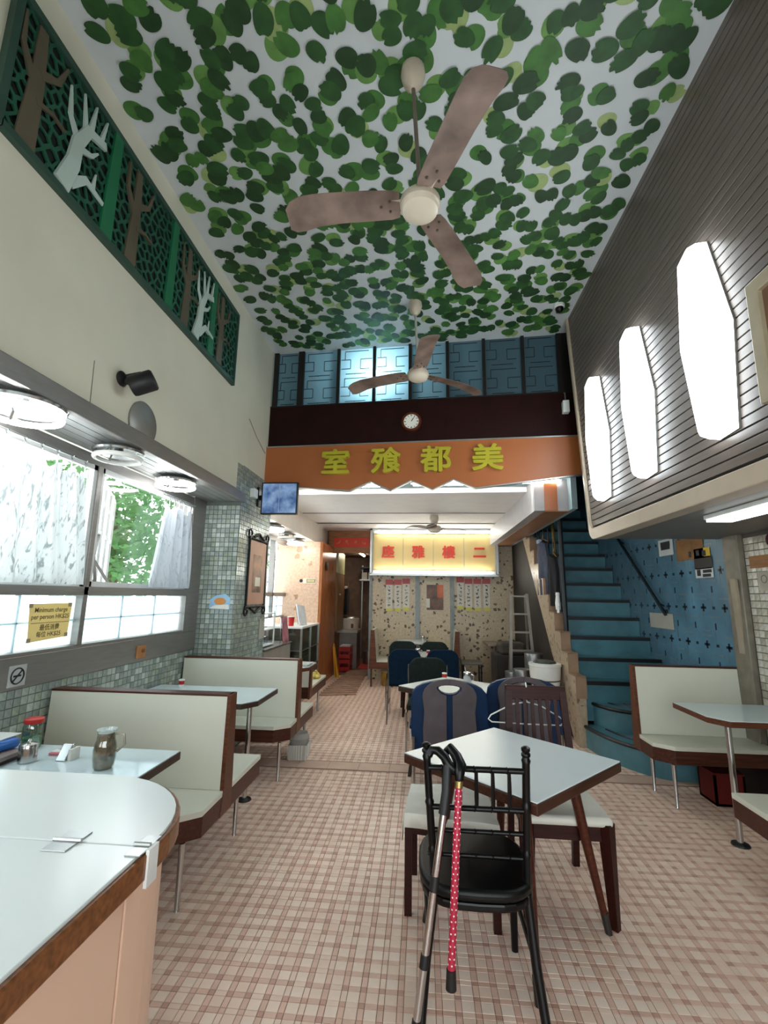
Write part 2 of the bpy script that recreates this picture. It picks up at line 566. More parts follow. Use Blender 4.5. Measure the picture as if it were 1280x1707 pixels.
# soffit boards and the grey metal edge of the bay
so = struct(obj('ceiling_window_bay', bx(XW, XU, -1.6, PIL0, ZS + 0.005, ZS + 0.02), M('soffit_gap', '#2a2c2c', rough=0.7)))
for k in range(5):
    x = XW + 0.004 + k * 0.0752
    obj('soffit_board', bx(x, x + 0.070, -1.6, PIL0, ZS - 0.008, ZS + 0.005), M('soffit_board_paint', '#8d8f8d', rough=0.3, metal=0.2, var=0.05), so, bevel=0.002)
struct(obj('trim_3', bx(XU - 0.005, XU + 0.045, -1.6, PIL0 + 0.005, ZS - 0.02, 2.575), grey_metal, bevel=0.006))

# ---- ceiling with painted leaves
ceil = struct(obj('ceiling', bx(-2.5, 2.9, -1.7, 5.62, ZC, ZC + 0.14), ceil_paint))
leaf_m = [M('leaf_paint_pale', '#94a86b', rough=0.6, var=0.1, scale=10), M('leaf_paint_mid', '#5f8a44', rough=0.6, var=0.12, scale=10),
          M('leaf_paint_green', '#3f6f2f', rough=0.6, var=0.15, scale=12), M('leaf_paint_dark', '#264f22', rough=0.6, var=0.16, scale=14),
          M('leaf_paint_deep', '#1e401c', rough=0.6, var=0.16, scale=14)]
lv, lf, lmi = [], [], []
layer = [0]
def leaf(cx, cy, a, b, rot, lobes, mi, lift):
    n = 22
    layer[0] += 1
    z = ZC - lift - (layer[0] % 97) * 0.00003
    base = len(lv)
    ph = [rnd(-0.5, 0.5) for _ in range(3)]
    for k in range(n):
        th = 2 * PI * k / n
        r = 1.0
        for j in range(lobes):
            d = (th - (PI / 2 + (j - (lobes - 1) / 2) * 0.62 + ph[j] * 0.25) + PI) % (2 * PI) - PI
            r -= 0.30 * math.exp(-(d / 0.15) ** 2)
        r *= 1 + 0.04 * math.sin(3 * th + ph[0] * 6)
        px, py = a * r * math.cos(th), b * r * math.sin(th)
        lv.append((cx + px * math.cos(rot) - py * math.sin(rot), cy + px * math.sin(rot) + py * math.cos(rot), z))
    lv.append((cx - 0.0, cy, z))
    for k in range(n):
        lf.append((base + n, base + (k + 1) % n, base + k)); lmi.append(mi)
pts = []
tries = 0
while tries < 26000:
    tries += 1
    x, y = rnd(XU + 0.09, XR - 0.09), rnd(0.55, 5.2)
    if y > 5.22 - (x + 1.9) * 0.0767: continue
    if all((x - p[0]) ** 2 + (y - p[1]) ** 2 > 0.138 ** 2 for p in pts):
        pts.append((x, y))
for x, y in pts:
    ang = rnd(0, 2 * PI)
    sz = rnd(0.056, 0.075)
    nn = random.choice((1, 1, 2, 2, 2))
    if random.random() < 0.75:
        da = rnd(0, 2 * PI)
        leaf(x + 0.055 * math.cos(da), y + 0.055 * math.sin(da), sz * rnd(0.9, 1.15), sz * rnd(0.9, 1.1), rnd(0, 6.28), random.choice((0, 1, 1)), random.choice((0, 0, 1, 1, 1, 2, 2, 2)), 0.001)
    for j in range(nn):
        off = 0.0 if nn == 1 else (j - 0.5) * 0.075
        rot = ang + rnd(-0.5, 0.5)
        leaf(x + off * math.cos(ang), y + off * math.sin(ang), sz * rnd(0.72, 0.9), sz * rnd(0.95, 1.15), rot, random.choice((1, 2, 2, 2, 3)), random.choice((3, 3, 3, 4, 2, 4)), 0.005)
me = bpy.data.meshes.new('painted_leaves')
me.from_pydata(lv, [], lf)
for mm in leaf_m: me.materials.append(mm)
me.polygons.foreach_set('material_index', lmi)
o = bpy.data.objects.new('painted_leaves', me); C.objects.link(o); o.parent = ceil; stuff(o)

# ---- right side: slatted mezzanine wall
def end_y(z):
    return 4.50 + (z - 2.2) / (ZC - 2.2) * 0.27
wm = struct(obj('wall_mezzanine', bx(XR + 0.02, XR + 0.10, -1.6, 4.5, 2.12, ZC), M('plank_gap', '#161412', rough=0.8)))
plank_m = M('taupe_plank', '#675d56', rough=0.36, var=0.10, scale=5, stretch=(1, 0.6, 8), bump=0.02)
PN = 41
for k in range(PN):
    z0 = 2.195 + k * (ZC - 2.195) / PN
    z1 = 2.195 + (k + 1) * (ZC - 2.195) / PN
    bm = BM()
    prism(bm, [(-1.6, z0 + 0.009), (end_y(z0) - 0.02, z0 + 0.009), (end_y(z1) - 0.02, z1), (-1.6, z1)], XR, XR + 0.022, 'x')
    obj('plank', bm, plank_m, wm, bevel=0.0015)
# cream edge board round the foot and the end
arc = [(4.36 + 0.13 * math.sin(a), 2.205 - 0.13 * math.cos(a)) for a in [i * PI / 2 / 8 for i in range(9)]]
arc_in = [(4.37 + 0.085 * math.sin(a), 2.265 - 0.085 * math.cos(a)) for a in [i * PI / 2 / 8 for i in range(9)]]
poly = [(-1.6, 2.075)] + arc + [(end_y(ZC) + 0.03, ZC)] + [(end_y(ZC) - 0.02, ZC)] + arc_in[::-1] + [(-1.6, 2.18)]
bm = BM(); prism(bm, poly, XR - 0.022, XR + 0.10, 'x')
struct(obj('trim_4', bm, M('cream_edge_board', '#b3a48f', rough=0.35, var=0.04), bevel=0.006))
struct(obj('ceiling_mezzanine', bx(XR + 0.02, XB, -1.6, 4.44, 2.09, 2.14), M('mezz_soffit', '#6f6c66', rough=0.45, var=0.04)))
struct(obj('wall_mezzanine_end', bx(XR + 0.10, XB, 4.36, 4.44, 2.14, ZC), M('stair_dark_wall', '#3d5258', rough=0.5, var=0.05)))

# ---- right wall below the mezzanine
wr = struct(obj('wall_right', bx(XB, XB + 0.15, -1.6, 4.14, 0, 2.12), M('right_wall_grout', '#55514a', rough=0.85)))
rt_mats = [M('pale_tile', '#b9b6a6', rough=0.25, var=0.12, scale=20), M('pale_tile_b', '#a4a292', rough=0.25, var=0.12, scale=20), M('pale_tile_c', '#c6c5ba', rough=0.22, var=0.1, scale=20)]
near, rects = [], []
for iz in range(36):
    for iy in range(30):
        y, z = 4.125 - (iy + 1) * 0.058, 0.03 + iz * 0.058
        if z + 0.058 > 2.1: continue
        i = random.randrange(3)
        if iy < 14 and 0.82 < z and len(near) < 300: near.append((y + 0.029, z + 0.029, i))
        else: rects.append((y, y + 0.053, z, z + 0.053, i))
tiles_mesh('wall_tile_field', rects, ('x', XB, -1), 0.005, rt_mats, wr)
tile_parts('wall_tile', near, (0.053, 0.053), ('x', XB, -1), 0.005, rt_mats, wr)
struct(obj('trim_5', bx(XB - 0.05, XB + 0.15, 4.14, 4.33, 0, 2.12), M('brown_pilaster', '#7a7364', rough=0.4, var=0.12, scale=12), bevel=0.008))
# ---- blue mosaic wall of the stair
def mosaic_blue(name, hexc, scale=70):
    mt = M(name, hexc, rough=0.3, var=0.12, scale=5)
    nt = mt.node_tree; b = nt.nodes['Principled BSDF']
    tc = nt.nodes.new('ShaderNodeTexCoord')
    mp = nt.nodes.new('ShaderNodeMapping'); mp.inputs['Scale'].default_value = (scale,) * 3
    nt.links.new(tc.outputs['Object'], mp.inputs[0])
    fr = nt.nodes.new('ShaderNodeVectorMath'); fr.operation = 'FRACTION'
    nt.links.new(mp.outputs[0], fr.inputs[0])
    sp = nt.nodes.new('ShaderNodeSeparateXYZ'); nt.links.new(fr.outputs[0], sp.inputs[0])
    mn = nt.nodes.new('ShaderNodeMath'); mn.operation = 'MINIMUM'
    nt.links.new(sp.outputs[1], mn.inputs[0]); nt.links.new(sp.outputs[2], mn.inputs[1])
    st = nt.nodes.new('ShaderNodeMath'); st.operation = 'GREATER_THAN'; st.inputs[1].default_value = 0.16
    nt.links.new(mn.outputs[0], st.inputs[0])
    bp = nt.nodes.new('ShaderNodeBump'); bp.inputs['Strength'].default_value = 0.35; bp.inputs['Distance'].default_value = 0.002
    nt.links.new(st.outputs[0], bp.inputs['Height']); nt.links.new(bp.outputs[0], b.inputs['Normal'])
    return mt
blue_m = mosaic_blue('blue_mosaic', '#557f95')
blue_step = mosaic_blue('blue_step_mosaic', '#50808d')
bw = struct(obj('wall_stair', bx(XB - 0.02, XB + 0.15, 4.33, 9.4, 0, ZC), blue_m))
bmk, bmd = BM(), BM()
xf = XB - 0.0225
for r in range(11):
    for c_ in range(14):
        y = 4.44 + c_ * 0.32 + (0.16 if r % 2 else 0)
        z = 0.45 + r * 0.17
        if z > 2.6 + (y - 4.4) * 0.5: continue
        if r % 2 == 0:
            box(bmk, xf, xf + 0.004, y - 0.012, y + 0.012, z - 0.036, z + 0.036)
            box(bmk, xf, xf + 0.004, y - 0.04, y + 0.04, z - 0.011, z + 0.011)
            box(bmk, xf, xf + 0.004, y + 0.142, y + 0.178, z - 0.013, z + 0.013)
        else:
            box(bmk, xf, xf + 0.004, y - 0.009, y + 0.009, z - 0.03, z + 0.03)
            box(bmd, xf, xf + 0.004, y + 0.08, y + 0.24, z - 0.05, z - 0.036)
        box(bmd, xf, xf + 0.004, y - 0.144, y - 0.136, z + 0.02, z + 0.14)
        box(bmd, xf, xf + 0.004, y - 0.08, y + 0.07, z + 0.075, z + 0.089)
stuff(obj('mosaic_crosses', bmk, M('navy_mosaic', '#16202e', rough=0.3, var=0.0), bw))
stuff(obj('mosaic_dashes', bmd, M('grey_mosaic', '#6f7f88', rough=0.3, var=0.1), bw))

# ---- facade at the far end of the high room: frosted windows, brown board, orange sign board
FA, FB = Vector((-1.90, 5.31, 0)), Vector((1.75, 5.03, 0))
FU = (FB - FA).normalized(); FN = Vector((FU.y, -FU.x, 0))       # FN points towards the room
def FP(s, z, off=0.0):
    p = FA + FU * s + FN * off
    return Vector((p.x, p.y, z))
FLEN = (FB - FA).length
def fbox(bm, s0, s1, z0, z1, o0, o1, mi=0):
    v = [bm.verts.new(FP(s, z, o)) for z in (z0, z1) for (s, o) in ((s0, o0), (s1, o0), (s1, o1), (s0, o1))]
    for f in ((3, 2, 1, 0), (4, 5, 6, 7), (0, 1, 5, 4), (1, 2, 6, 5), (2, 3, 7, 6), (3, 0, 4, 7)):
        bm.faces.new([v[i] for i in f]).material_index = mi
def fb(*a):
    bm = BM(); fbox(bm, *a); return bm
def fprism(poly, o0, o1):
    bm = BM()
    lo = [bm.verts.new(FP(s, z, o0)) for s, z in poly]; hi = [bm.verts.new(FP(s, z, o1)) for s, z in poly]
    bm.faces.new(lo); bm.faces.new(hi)
    n = len(poly)
    for i in range(n): bm.faces.new((lo[i], lo[(i + 1) % n], hi[(i + 1) % n], hi[i]))
    return bm
wf = struct(obj('wall_facade', fb(-0.02, FLEN + 0.1, 3.28, 3.825, -0.09, 0.0), dark_brown))
w3 = struct(obj('window_3', fb(-0.02, FLEN + 0.1, 3.825, 3.84, -0.07, 0.004), M('black_window_frame', '#15100f', rough=0.4)))
blkf = MATS['black_window_frame']
MULL = [0.045, 0.376, 0.858, 1.31, 1.75, 2.197, 2.622, 3.066, 3.47]
for i, s in enumerate(MULL):
    w = 0.075 if i in (1,) else (0.055 if i in (0, len(MULL) - 1) else 0.036)
    obj('mullion', fb(s - w / 2, s + w / 2, 3.84, ZC, -0.06, 0.006), blkf, w3)
obj('side_frame', fb(3.5, FLEN + 0.1, 3.84, ZC, -0.06, 0.002), blkf, w3)
pane_m = FROST('frosted_blue_pane', '#84979d', clear=0.03, trans=0.86, rough=0.2, wavy=0.35)
for i in range(len(MULL) - 1):
    p = obj('frosted_pane', fb(MULL[i], MULL[i + 1], 3.84, ZC, -0.035, -0.029), pane_m, w3)
    s0, s1 = MULL[i] + 0.03, MULL[i + 1] - 0.03
    ww = s1 - s0
    bm = BM()
    def seg(sa, za, sb, zb):
        if abs(sa - sb) > abs(za - zb): fbox(bm, min(sa, sb), max(sa, sb), za - 0.004, za + 0.004, -0.029, -0.024)
        else: fbox(bm, sa - 0.004, sa + 0.004, min(za, zb), max(za, zb), -0.029, -0.024)
    f = lambda t: s0 + t * ww
    for zb in (3.86, 4.22):
        seg(f(0.0), zb + 0.20, f(0.30), zb + 0.20); seg(f(0.30), zb + 0.20, f(0.30), zb + 0.08); seg(f(0.0), zb + 0.08, f(0.30), zb + 0.08)
        seg(f(0.62), zb + 0.20, f(1.0), zb + 0.20); seg(f(0.62), zb + 0.20, f(0.62), zb + 0.07); seg(f(0.62), zb + 0.07, f(0.9), zb + 0.07)
        seg(f(0.15), zb + 0.01, f(0.8), zb + 0.01); seg(f(0.45), zb + 0.01, f(0.45), zb - 0.0)
        seg(f(0.12), zb + 0.31, f(0.88), zb + 0.31)
        seg(f(0.12), zb + 0.31, f(0.12), zb + 0.20)
    obj('lattice_line', bm, M('dark_lead', '#252b2e', rough=0.5), p)
# orange sign board with the zigzag foot
bot = [(0.0, 2.79), (0.43, 2.782), (1.056, 2.727), (1.304, 2.831), (1.538, 2.723), (1.774, 2.836), (2.015, 2.722), (2.252, 2.833), (2.49, 2.727), (3.62, 2.852)]
sb = thing('sign_board', 'long orange fascia board with zigzag lower edge and four gold Chinese characters', 'sign', FP(1.8, 2.72))
obj('board', fprism([(0.0, 3.285)] + bot + [(3.62, 3.285)], 0.0, 0.05), orange_paint, sb)
obj('top_edge', fb(0.0, 3.62, 3.285, 3.30, -0.02, 0.06), alu, sb)
bm = BM()
for (s0, z0), (s1, z1) in zip(bot, bot[1:]):
    bar(bm, FP(s0, z0, 0.03), FP(s1, z1, 0.03), 0.055, 0.012)
obj('bottom_edge', bm, alu, sb)
for ch, s in (('室', 0.888), ('飱', 1.482), ('都', 2.06), ('美', 2.63)):
    mm = frame(FP(s, 3.045, 0.075), FU, (0, 0, 1))
    text(ch, 0.315, gold_m, sb, mm @ Matrix.Scale(1.12, 4, (1, 0, 0)), extrude=0.028, name='character', bold=0.0085)

# ---- low back room: ceiling, beam, walls
ZL = 2.80
bm = BM()
prism(bm, [(XU - 0.4, 5.72), (1.25, 5.58), (1.25, 9.1), (XU - 0.4, 9.1)], ZL, ZL + 0.06, 'z')
struct(obj('ceiling_low', bm, low_ceil))
obj_strip = obj('ceiling_batten', bx(-1.88, 1.24, 7.0, 7.02, ZL - 0.012, ZL), M('grey_batten', '#9a948e', rough=0.5), bpy.data.objects['ceiling_low'])
beam = struct(obj('ceiling_beam', bx(1.25, 1.62, 5.22, 8.9, 2.50, ZL + 0.06), M('grey_beam_paint', '#a5a2a4', rough=0.5, var=0.04)))
obj('orange_band', bx(1.36, 1.50, 5.205, 5.22, 2.50, ZL + 0.02), orange_paint, beam)
obj('orange_underside', bx(1.36, 1.62, 5.22, 8.9, 2.492, 2.50), M('brown_beam_underside', '#9a6a48', rough=0.45), beam)
pebble = pebble_mat('pebble_terrazzo', '#c4b498', '#3a2a1e', '#6e5a44', 15.0)
pebble_pink = pebble_mat('pink_pebble_terrazzo', '#dcb79c', '#a07c60', '#b98e6e', 8.0)
pw = struct(obj('wall_back', bx(-1.0, XB, 9.0, 9.15, 0, ZC), pebble))
for s0, s1 in ((-0.145, -0.065), (0.51, 0.585)):
    obj('grey_strip', bx(s0, s1, 8.975, 9.0, 0, 1.95), M('grey_blue_strip', '#8f999b', rough=0.5, var=0.1), pw)
obj('edge_strip', bx(-1.03, -0.98, 8.97, 9.15, 0, ZL), M('grey_blue_strip', '#8f999b'), pw)
# mezzanine room behind the frosted windows
mz = M('mezz_room_paint', '#8fa3a8', rough=0.7)
bm = BM()
box(bm, XU - 0.4, 1.62, 5.36, 9.0, ZL + 0.06, ZL + 0.10)
box(bm, XU - 0.5, 1.62, 8.0, 8.1, ZL, ZC + 0.1)
box(bm, XU - 0.5, XU - 0.4, 5.3, 8.1, ZL, ZC + 0.1)
box(bm, 1.62, 1.68, 5.1, 9.0, 2.5, ZC + 0.1)
box(bm, XU - 0.5, XB + 0.2, 5.62, 9.2, ZC + 0.02, ZC + 0.12)
struct(obj('wall_upper_room', bm, mz))
# left of the back room: second window bay
bm = BM()
box(bm, XW - 0.3, XU, PIL1, 9.2, 2.46, ZL + 0.06)
struct(obj('wall_left_band', bm, M('white_band_paint', '#ddd2c6', rough=0.6, var=0.03)))
bm = BM()
box(bm, XW - 0.30, XW - 0.12, PIL1, 8.0, 0, 1.05)
struct(obj('wall_left_rear', bm, M('pale_wall', '#c9c4ba', rough=0.5)))
struct(obj('wall_bay_end', bx(XW - 0.3, -1.80, 8.0, 8.12, 0, 2.46), pebble_pink))
struct(obj('wall_partition', bx(-1.80, -1.75, 7.985, 9.3, 0, 2.458), wood_mat('partition_wood', '#a8683f', rough=0.22, stretch=(14, 14, 1))))
# kitchen
kd = M('kitchen_dark_wall', '#7a5f4c', rough=0.6, var=0.15)
bm = BM()
box(bm, -2.4, -0.9, 11.9, 12.0, 0, ZL)
box(bm, -2.45, -2.4, 8.1, 12.0, 0, ZL)
box(bm, -1.0, -0.9, 9.1, 12.0, 0, ZL)
box(bm, -2.45, -0.9, 9.1, 12.0, ZL - 0.3, ZL)
struct(obj('wall_kitchen', bm, kd))
lint = struct(obj('wall_lintel', bx(-1.86, -1.0, 9.0, 9.1, 2.36, ZL), wood_mat('lintel_wood', '#a06a44', rough=0.4, stretch=(1, 14, 14))))
# front of the shop behind the camera: piers and an open doorway to the street
bm = BM()
box(bm, -2.5, -1.3, -1.75, -1.6, 0, ZC)
box(bm, 2.2, 2.85, -1.75, -1.6, 0, ZC)
box(bm, -2.5, 2.85, -1.75, -1.6, 2.35, ZC)
struct(obj('wall_front', bm, cream_wall))

# ---- windows on the left
def window_bay(name, x, y0, y1, posts, ztop, lower=True, cols=3):
    w = struct(obj(name, bx(x - 0.07, x + 0.01, y0, y1, 1.165, 1.185), grey_metal, bevel=0.003))
    obj('head_rail', bx(x - 0.07, x + 0.01, y0, y1, ztop, ztop + 0.07), grey_metal, w)
    obj('transom', bx(x - 0.07, x + 0.02, y0, y1, 1.505, 1.565), grey_metal, w, bevel=0.004)
    for p in posts:
        obj('post', bx(x - 0.07, x + 0.02, p - 0.022, p + 0.022, 1.185, ztop), grey_metal, w, bevel=0.003)
    edges = [y0] + posts + [y1]
    for a, b in zip(edges, edges[1:]):
        a, b = a + 0.022, b - 0.022
        if b - a < 0.1: continue
        obj('pane', bx(x - 0.035, x - 0.031, a, b, 1.565, ztop), clear_pane, w)
        n = max(1, round((b - a) / 0.42))
        for i in range(n):
            for j in range(2):
                ya, yb = a + (b - a) * i / n, a + (b - a) * (i + 1) / n
                za, zb = (1.185, 1.345) if j == 0 else (1.345, 1.505)
                obj('frosted_pane', bx(x - 0.045, x - 0.025, ya + 0.004, yb - 0.004, za + 0.004, zb - 0.004), FROST('frosted_white_pane', '#eef6f8', clear=0.25, trans=0.85, rough=0.15), w, bevel=0.004)
        bm = BM()
        for i in range(1, n):
            yy = a + (b - a) * i / n
            box(bm, x - 0.05, x - 0.02, yy - 0.005, yy + 0.005, 1.185, 1.505)
        box(bm, x - 0.05, x - 0.02, a, b, 1.340, 1.350)
        obj('glazing_bar', bm, FROST('pale_glazing_bar', '#d5e2e8', clear=0.0, trans=0.6, rough=0.3), w)
    return w
w1 = window_bay('window_1', XW, 0.4, 4.34, [1.6, 2.98], 2.40)
# upper white sash frames and the casement that stands open outside
for a, b in ((1.62, 2.96), (3.0, 4.32)):
    bm = BM()
    for (y0, y1, z0, z1) in ((a, a + 0.035, 1.565, 2.40), (b - 0.035, b, 1.565, 2.40), (a, b, 1.565, 1.60), (a, b, 2.365, 2.40)):
        box(bm, XW - 0.025, XW + 0.008, y0, y1, z0, z1)
    obj('sash_frame', bm, M('white_sash', '#d7dad8', rough=0.4), w1)
sash = BM()
def oz(t, z):   # open casement: hinged near the post and swung out
    return Vector((XW - 0.05 - t * 0.55, 3.06 + t * 0.95, z))
for t in (0.0, 0.33, 0.66, 1.0):
    bar(sash, oz(t, 1.6), oz(t, 2.36), 0.03, 0.03, (1, 0, 0))
for z in (1.6, 1.98, 2.2, 2.36):
    bar(sash, oz(0, z), oz(1, z), 0.03, 0.03)
obj('open_sash', sash, M('white_sash', '#d7dad8'), w1)
bm = BM()
bar(bm, (XW - 0.02, 3.10, 1.60), (XW - 0.10, 3.16, 1.80), 0.02, 0.02)
bar(bm, (XW - 0.10, 3.16, 1.80), (XW - 0.25, 3.40, 2.02), 0.03, 0.02)
bar(bm, (XW - 0.02, 3.24, 1.60), (XW - 0.10, 3.17, 1.76), 0.02, 0.02)
obj('window_stay', bm, grey_metal, w1)
w2 = window_bay('window_2', XW - 0.12, PIL1, 8.0, [6.4, 7.3], 2.39)

# ================================================================== THINGS
# ---- staircase
RISE, RUN, SY0 = 0.218, 0.235, 4.72
st = thing('staircase', 'blue mosaic staircase with black nosings and curved lowest steps', 'staircase', (2.2, 5.0, 0))
black_nose = M('black_nosing', '#141416', rough=0.4, var=0.0)
def curve_pts(ctrl, n=6):
    out = []
    P = [ctrl[0]] + ctrl + [ctrl[-1]]
    for i in range(1, len(P) - 2):
        for k in range(n):
            t = k / n
            a, b, c, d = P[i - 1], P[i], P[i + 1], P[i + 2]
            out.append(tuple(0.5 * (2 * b[j] + (c[j] - a[j]) * t + (2 * a[j] - 5 * b[j] + 4 * c[j] - d[j]) * t * t + (3 * b[j] - a[j] - 3 * c[j] + d[j]) * t ** 3) for j in range(len(b))))
    out.append(ctrl[-1])
    return out
for k, ctrl in ((1, [(1.70, 5.43), (1.75, 5.12), (1.85, 4.83), (2.0, 4.62), (2.16, 4.52), (2.64, 4.49)]), (2, [(1.82, 5.43), (1.86, 5.30), (1.97, 5.13), (2.14, 5.03), (2.34, 4.99), (2.66, 4.98)])):
    cp = curve_pts(ctrl)
    bm = BM()
    prism(bm, cp + [(2.66, 5.43)], RISE * (k - 1), RISE * k, 'z')
    s_ = obj('step', bm, blue_step, st)
    bm = BM()
    tube(bm, [(x, y, RISE * k - 0.008) for x, y in cp], 0.019, 6)
    obj('nosing', bm, black_nose, s_)
    for j in (1, 2):
        obj('grip_strip', tb([(x + 0.10 * j + 0.02, y + 0.12 * j, RISE * k + 0.002) for x, y in cp[6:22]], 0.010, 4), black_nose, s_)
for k in range(3, 18):
    y = SY0 + RUN * k
    z = RISE * k
    s_ = obj('step', bx(1.737, 2.675, y, y + RUN + 0.02, max(0, z - 0.40), z), blue_step, st)
    obj('nosing', bx(1.746, 2.674, y - 0.012, y + 0.03, z - 0.034, z + 0.004), black_nose, s_)
# stringer with stepped top and slanting foot
poly = [(5.36, 0), (5.52, 0), (5.52 + 3.2 / 1.12, 3.2)]
top = []
for k in range(3, 15):
    y = SY0 + RUN * k
    top += [(y - 0.06, RISE * k + 0.05), (y - 0.06 + RUN, RISE * k + 0.05)]
poly = poly + [(top[-1][0] + 0.02, 3.2)] + top[::-1] + [(5.36, RISE * 3 + 0.05)]
bm = BM(); prism(bm, poly, 1.64, 1.735, 'x')
obj('stringer', bm, pebble_mat('stringer_terrazzo', '#b8a58c', '#6e5a48', '#8a745c', 14.0), st, bevel=0.004)
bm = BM()
for k in range(3, 15):
    y = SY0 + RUN * k
    box(bm, 1.634, 1.745, y - 0.068, y - 0.055, RISE * (k - 1) + 0.05, RISE * k + 0.055)
    box(bm, 1.634, 1.745, y - 0.068, y - 0.055 + RUN, RISE * k + 0.05, RISE * k + 0.062)
obj('stringer_cap', bm, M('brown_stone_cap', '#9a7c62', rough=0.4, var=0.1), st)
bm = BM(); prism(bm, [(5.56, 0), (8.9, 0), (8.9, 3.15), (8.36, 3.15)], 1.68, 1.70, 'x')
obj('understair_shade_sheet', bm, M('understair_shade_paint', '#241c18', rough=0.7, var=0.2), st)  # added dark sheet: the shade beneath the stair is put into its colour
# rail on the open side
rl = thing('stair_railing', 'black iron stair railing with a worn brass handrail', 'railing', (1.74, 5.6, 0.7))
bm = BM(); tube(bm, [(1.72, 5.88, 0.80), (1.72, 5.94, 2.95)], 0.030, 8)
obj('post', bm, M('dark_iron', '#23262a', rough=0.4, metal=0.4, var=0.1), rl)
for k in range(2, 8):
    y = 5.62 + k * 0.24
    obj('baluster', tb([(1.74, y, 0.72 + k * 0.222), (1.74, y, 1.62 + k * 0.222)], 0.010, 6), MATS['dark_iron'], rl)
obj('handrail', tb([(1.80, 6.21, 1.44), (1.80, 6.40, 1.78), (1.80, 6.50, 2.15), (1.80, 6.58, 2.81)], 0.022, 8), M('worn_brass', '#7d6a3a', rough=0.35, metal=0.6, var=0.2), rl)
obj('mid_rail', tb([(1.74, 5.9, 1.3), (1.74, 7.3, 2.65)], 0.010, 6), MATS['dark_iron'], rl)
wrail = thing('wall_handrail', 'dark steel handrail sloping down the blue mosaic wall', 'handrail', (2.63, 5.4, 1.5))
obj('rail', tb([(2.62, 5.36, 1.38), (2.62, 6.9, 2.75)], 0.019, 8), M('dark_rail_steel', '#4f6068', rough=0.25, metal=0.8), wrail)
for y in (5.5, 6.4):
    obj('bracket', tb([(2.62, y, 1.38 + (y - 5.36) * 0.89), (2.69, y, 1.34 + (y - 5.36) * 0.89)], 0.010, 6), MATS['dark_rail_steel'], wrail)

# ---- booths along the window (benches share a builder)
def bench(name, label, x0, x1, yn, yb, ytop, yf, zt=0.925, far_x0=None, th=0.08, leg_side=1, group=None, legs=None, near=True, far=True, face=1):
    """bench across the room; yn near edge of seat, yb foot of the near back, ytop top of the back, yf far edge of the far seat"""
    t = thing(name, label, 'bench', ((x0 + x1) / 2, (yn + yf) / 2, 0), group=group)
    xe = x1 if leg_side > 0 else x0            # open end
    s = leg_side
    yft = ytop + th                            # far face of the back
    yfb = ytop + th + 0.02
    if near:
        cs = 0.05
        poly = [(x0, yn), (x1, yn), (x1, yb + 0.02), (x0, yb + 0.02)]
        if s > 0: poly = [(x0, yn), (x1 - 0.12, yn), (x1, yn + 0.10), (x1, yb + 0.02), (x0, yb + 0.02)]
        else: poly = [(x0 + 0.12, yn), (x1, yn), (x1, yb + 0.02), (x0, yb + 0.02), (x0, yn + 0.10)]
        bm = BM(); prism(bm, poly, 0.40, 0.43, 'z')
        obj('seat', bm, cream_lam, t, bevel=0.003)
        inn = [(p[0], p[1] + 0.006) for p in poly]
        bm = BM(); prism(bm, inn, 0.30, 0.40, 'z')
        obj('apron', bm, red_wood, t, bevel=0.003)
    # wedge-shaped back
    prof = [(yb, 0.43), (ytop, zt - 0.012), (yft, zt - 0.012), (yfb, 0.43)]
    bm = BM(); prism(bm, prof, x0, x1 - 0.02 if s > 0 else x1, 'x') if s > 0 else prism(bm, prof, x0 + 0.02, x1, 'x')
    obj('backrest', bm, cream_lam, t, bevel=0.002)
    obj('top_edge', bx(x0, x1, ytop - 0.003, yft + 0.003, zt - 0.012, zt), red_wood, t, bevel=0.002)
    # brown end board
    a, b = (xe - 0.02, xe + 0.004) if s > 0 else (xe - 0.004, xe + 0.02)
    ep = [(yb - 0.004, 0.43), (ytop - 0.004, zt), (yft + 0.004, zt), (yfb + 0.004, 0.43)]
    bm = BM(); prism(bm, [(yb - 0.03, 0.30)] + ep + [(yfb + 0.012, 0.30)], a, b, 'x')
    obj('end_panel', bm, brown_edge, t, bevel=0.002)
    bm = BM(); box(bm, x0 if s > 0 else x0 + 0.02, (x1 - 0.02) if s > 0 else x1, yb, yfb, 0.30, 0.43)
    obj('back_rail', bm, red_wood, t)
    if far:
        fx0 = far_x0 if far_x0 is not None else x0
        obj('seat', bx(fx0, x1, yfb, yf, 0.40, 0.43), cream_lam, t, bevel=0.003)
        obj('apron', bx(fx0, x1, yfb, yf - 0.006, 0.30, 0.40), red_wood, t, bevel=0.003)
    for (lx, ly) in legs:
        l = obj('leg', lt([(0.016, 0), (0.013, 0.01), (0.015, 0.30)], (lx, ly, 0), 10), chrome, t, smooth=True)
    # wall-side leg board
    wx = x0 + 0.05 if s > 0 else x1 - 0.05
    obj('support_board', bx(wx - 0.02, wx + 0.02, yn + 0.06 if near else yb, (yf - 0.06) if far else yfb, 0, 0.30), M('dark_support', '#2c1d16', rough=0.6), t)
    return t
bench('booth_bench', 'nearest cream booth bench with brown end board under the window', -2.26, -1.13, 2.43, 2.78, 2.795, 3.40, zt=0.945, legs=[(-1.20, 2.48), (-1.215, 3.217)])
bench('booth_bench', 'cream booth bench standing against the tiled pillar', -2.26, -1.14, 4.08, 4.385, 4.395, 5.02, zt=0.94, far_x0=-1.87, legs=[(-1.21, 4.11), (-1.20, 4.92)])
bench('booth_bench', 'small brown booth bench past the tiled pillar holding yellow packets', -1.86, -1.36, 5.70, 5.78, 5.80, 6.72, zt=0.72, th=0.05, near=False, legs=[(-1.41, 6.48)])
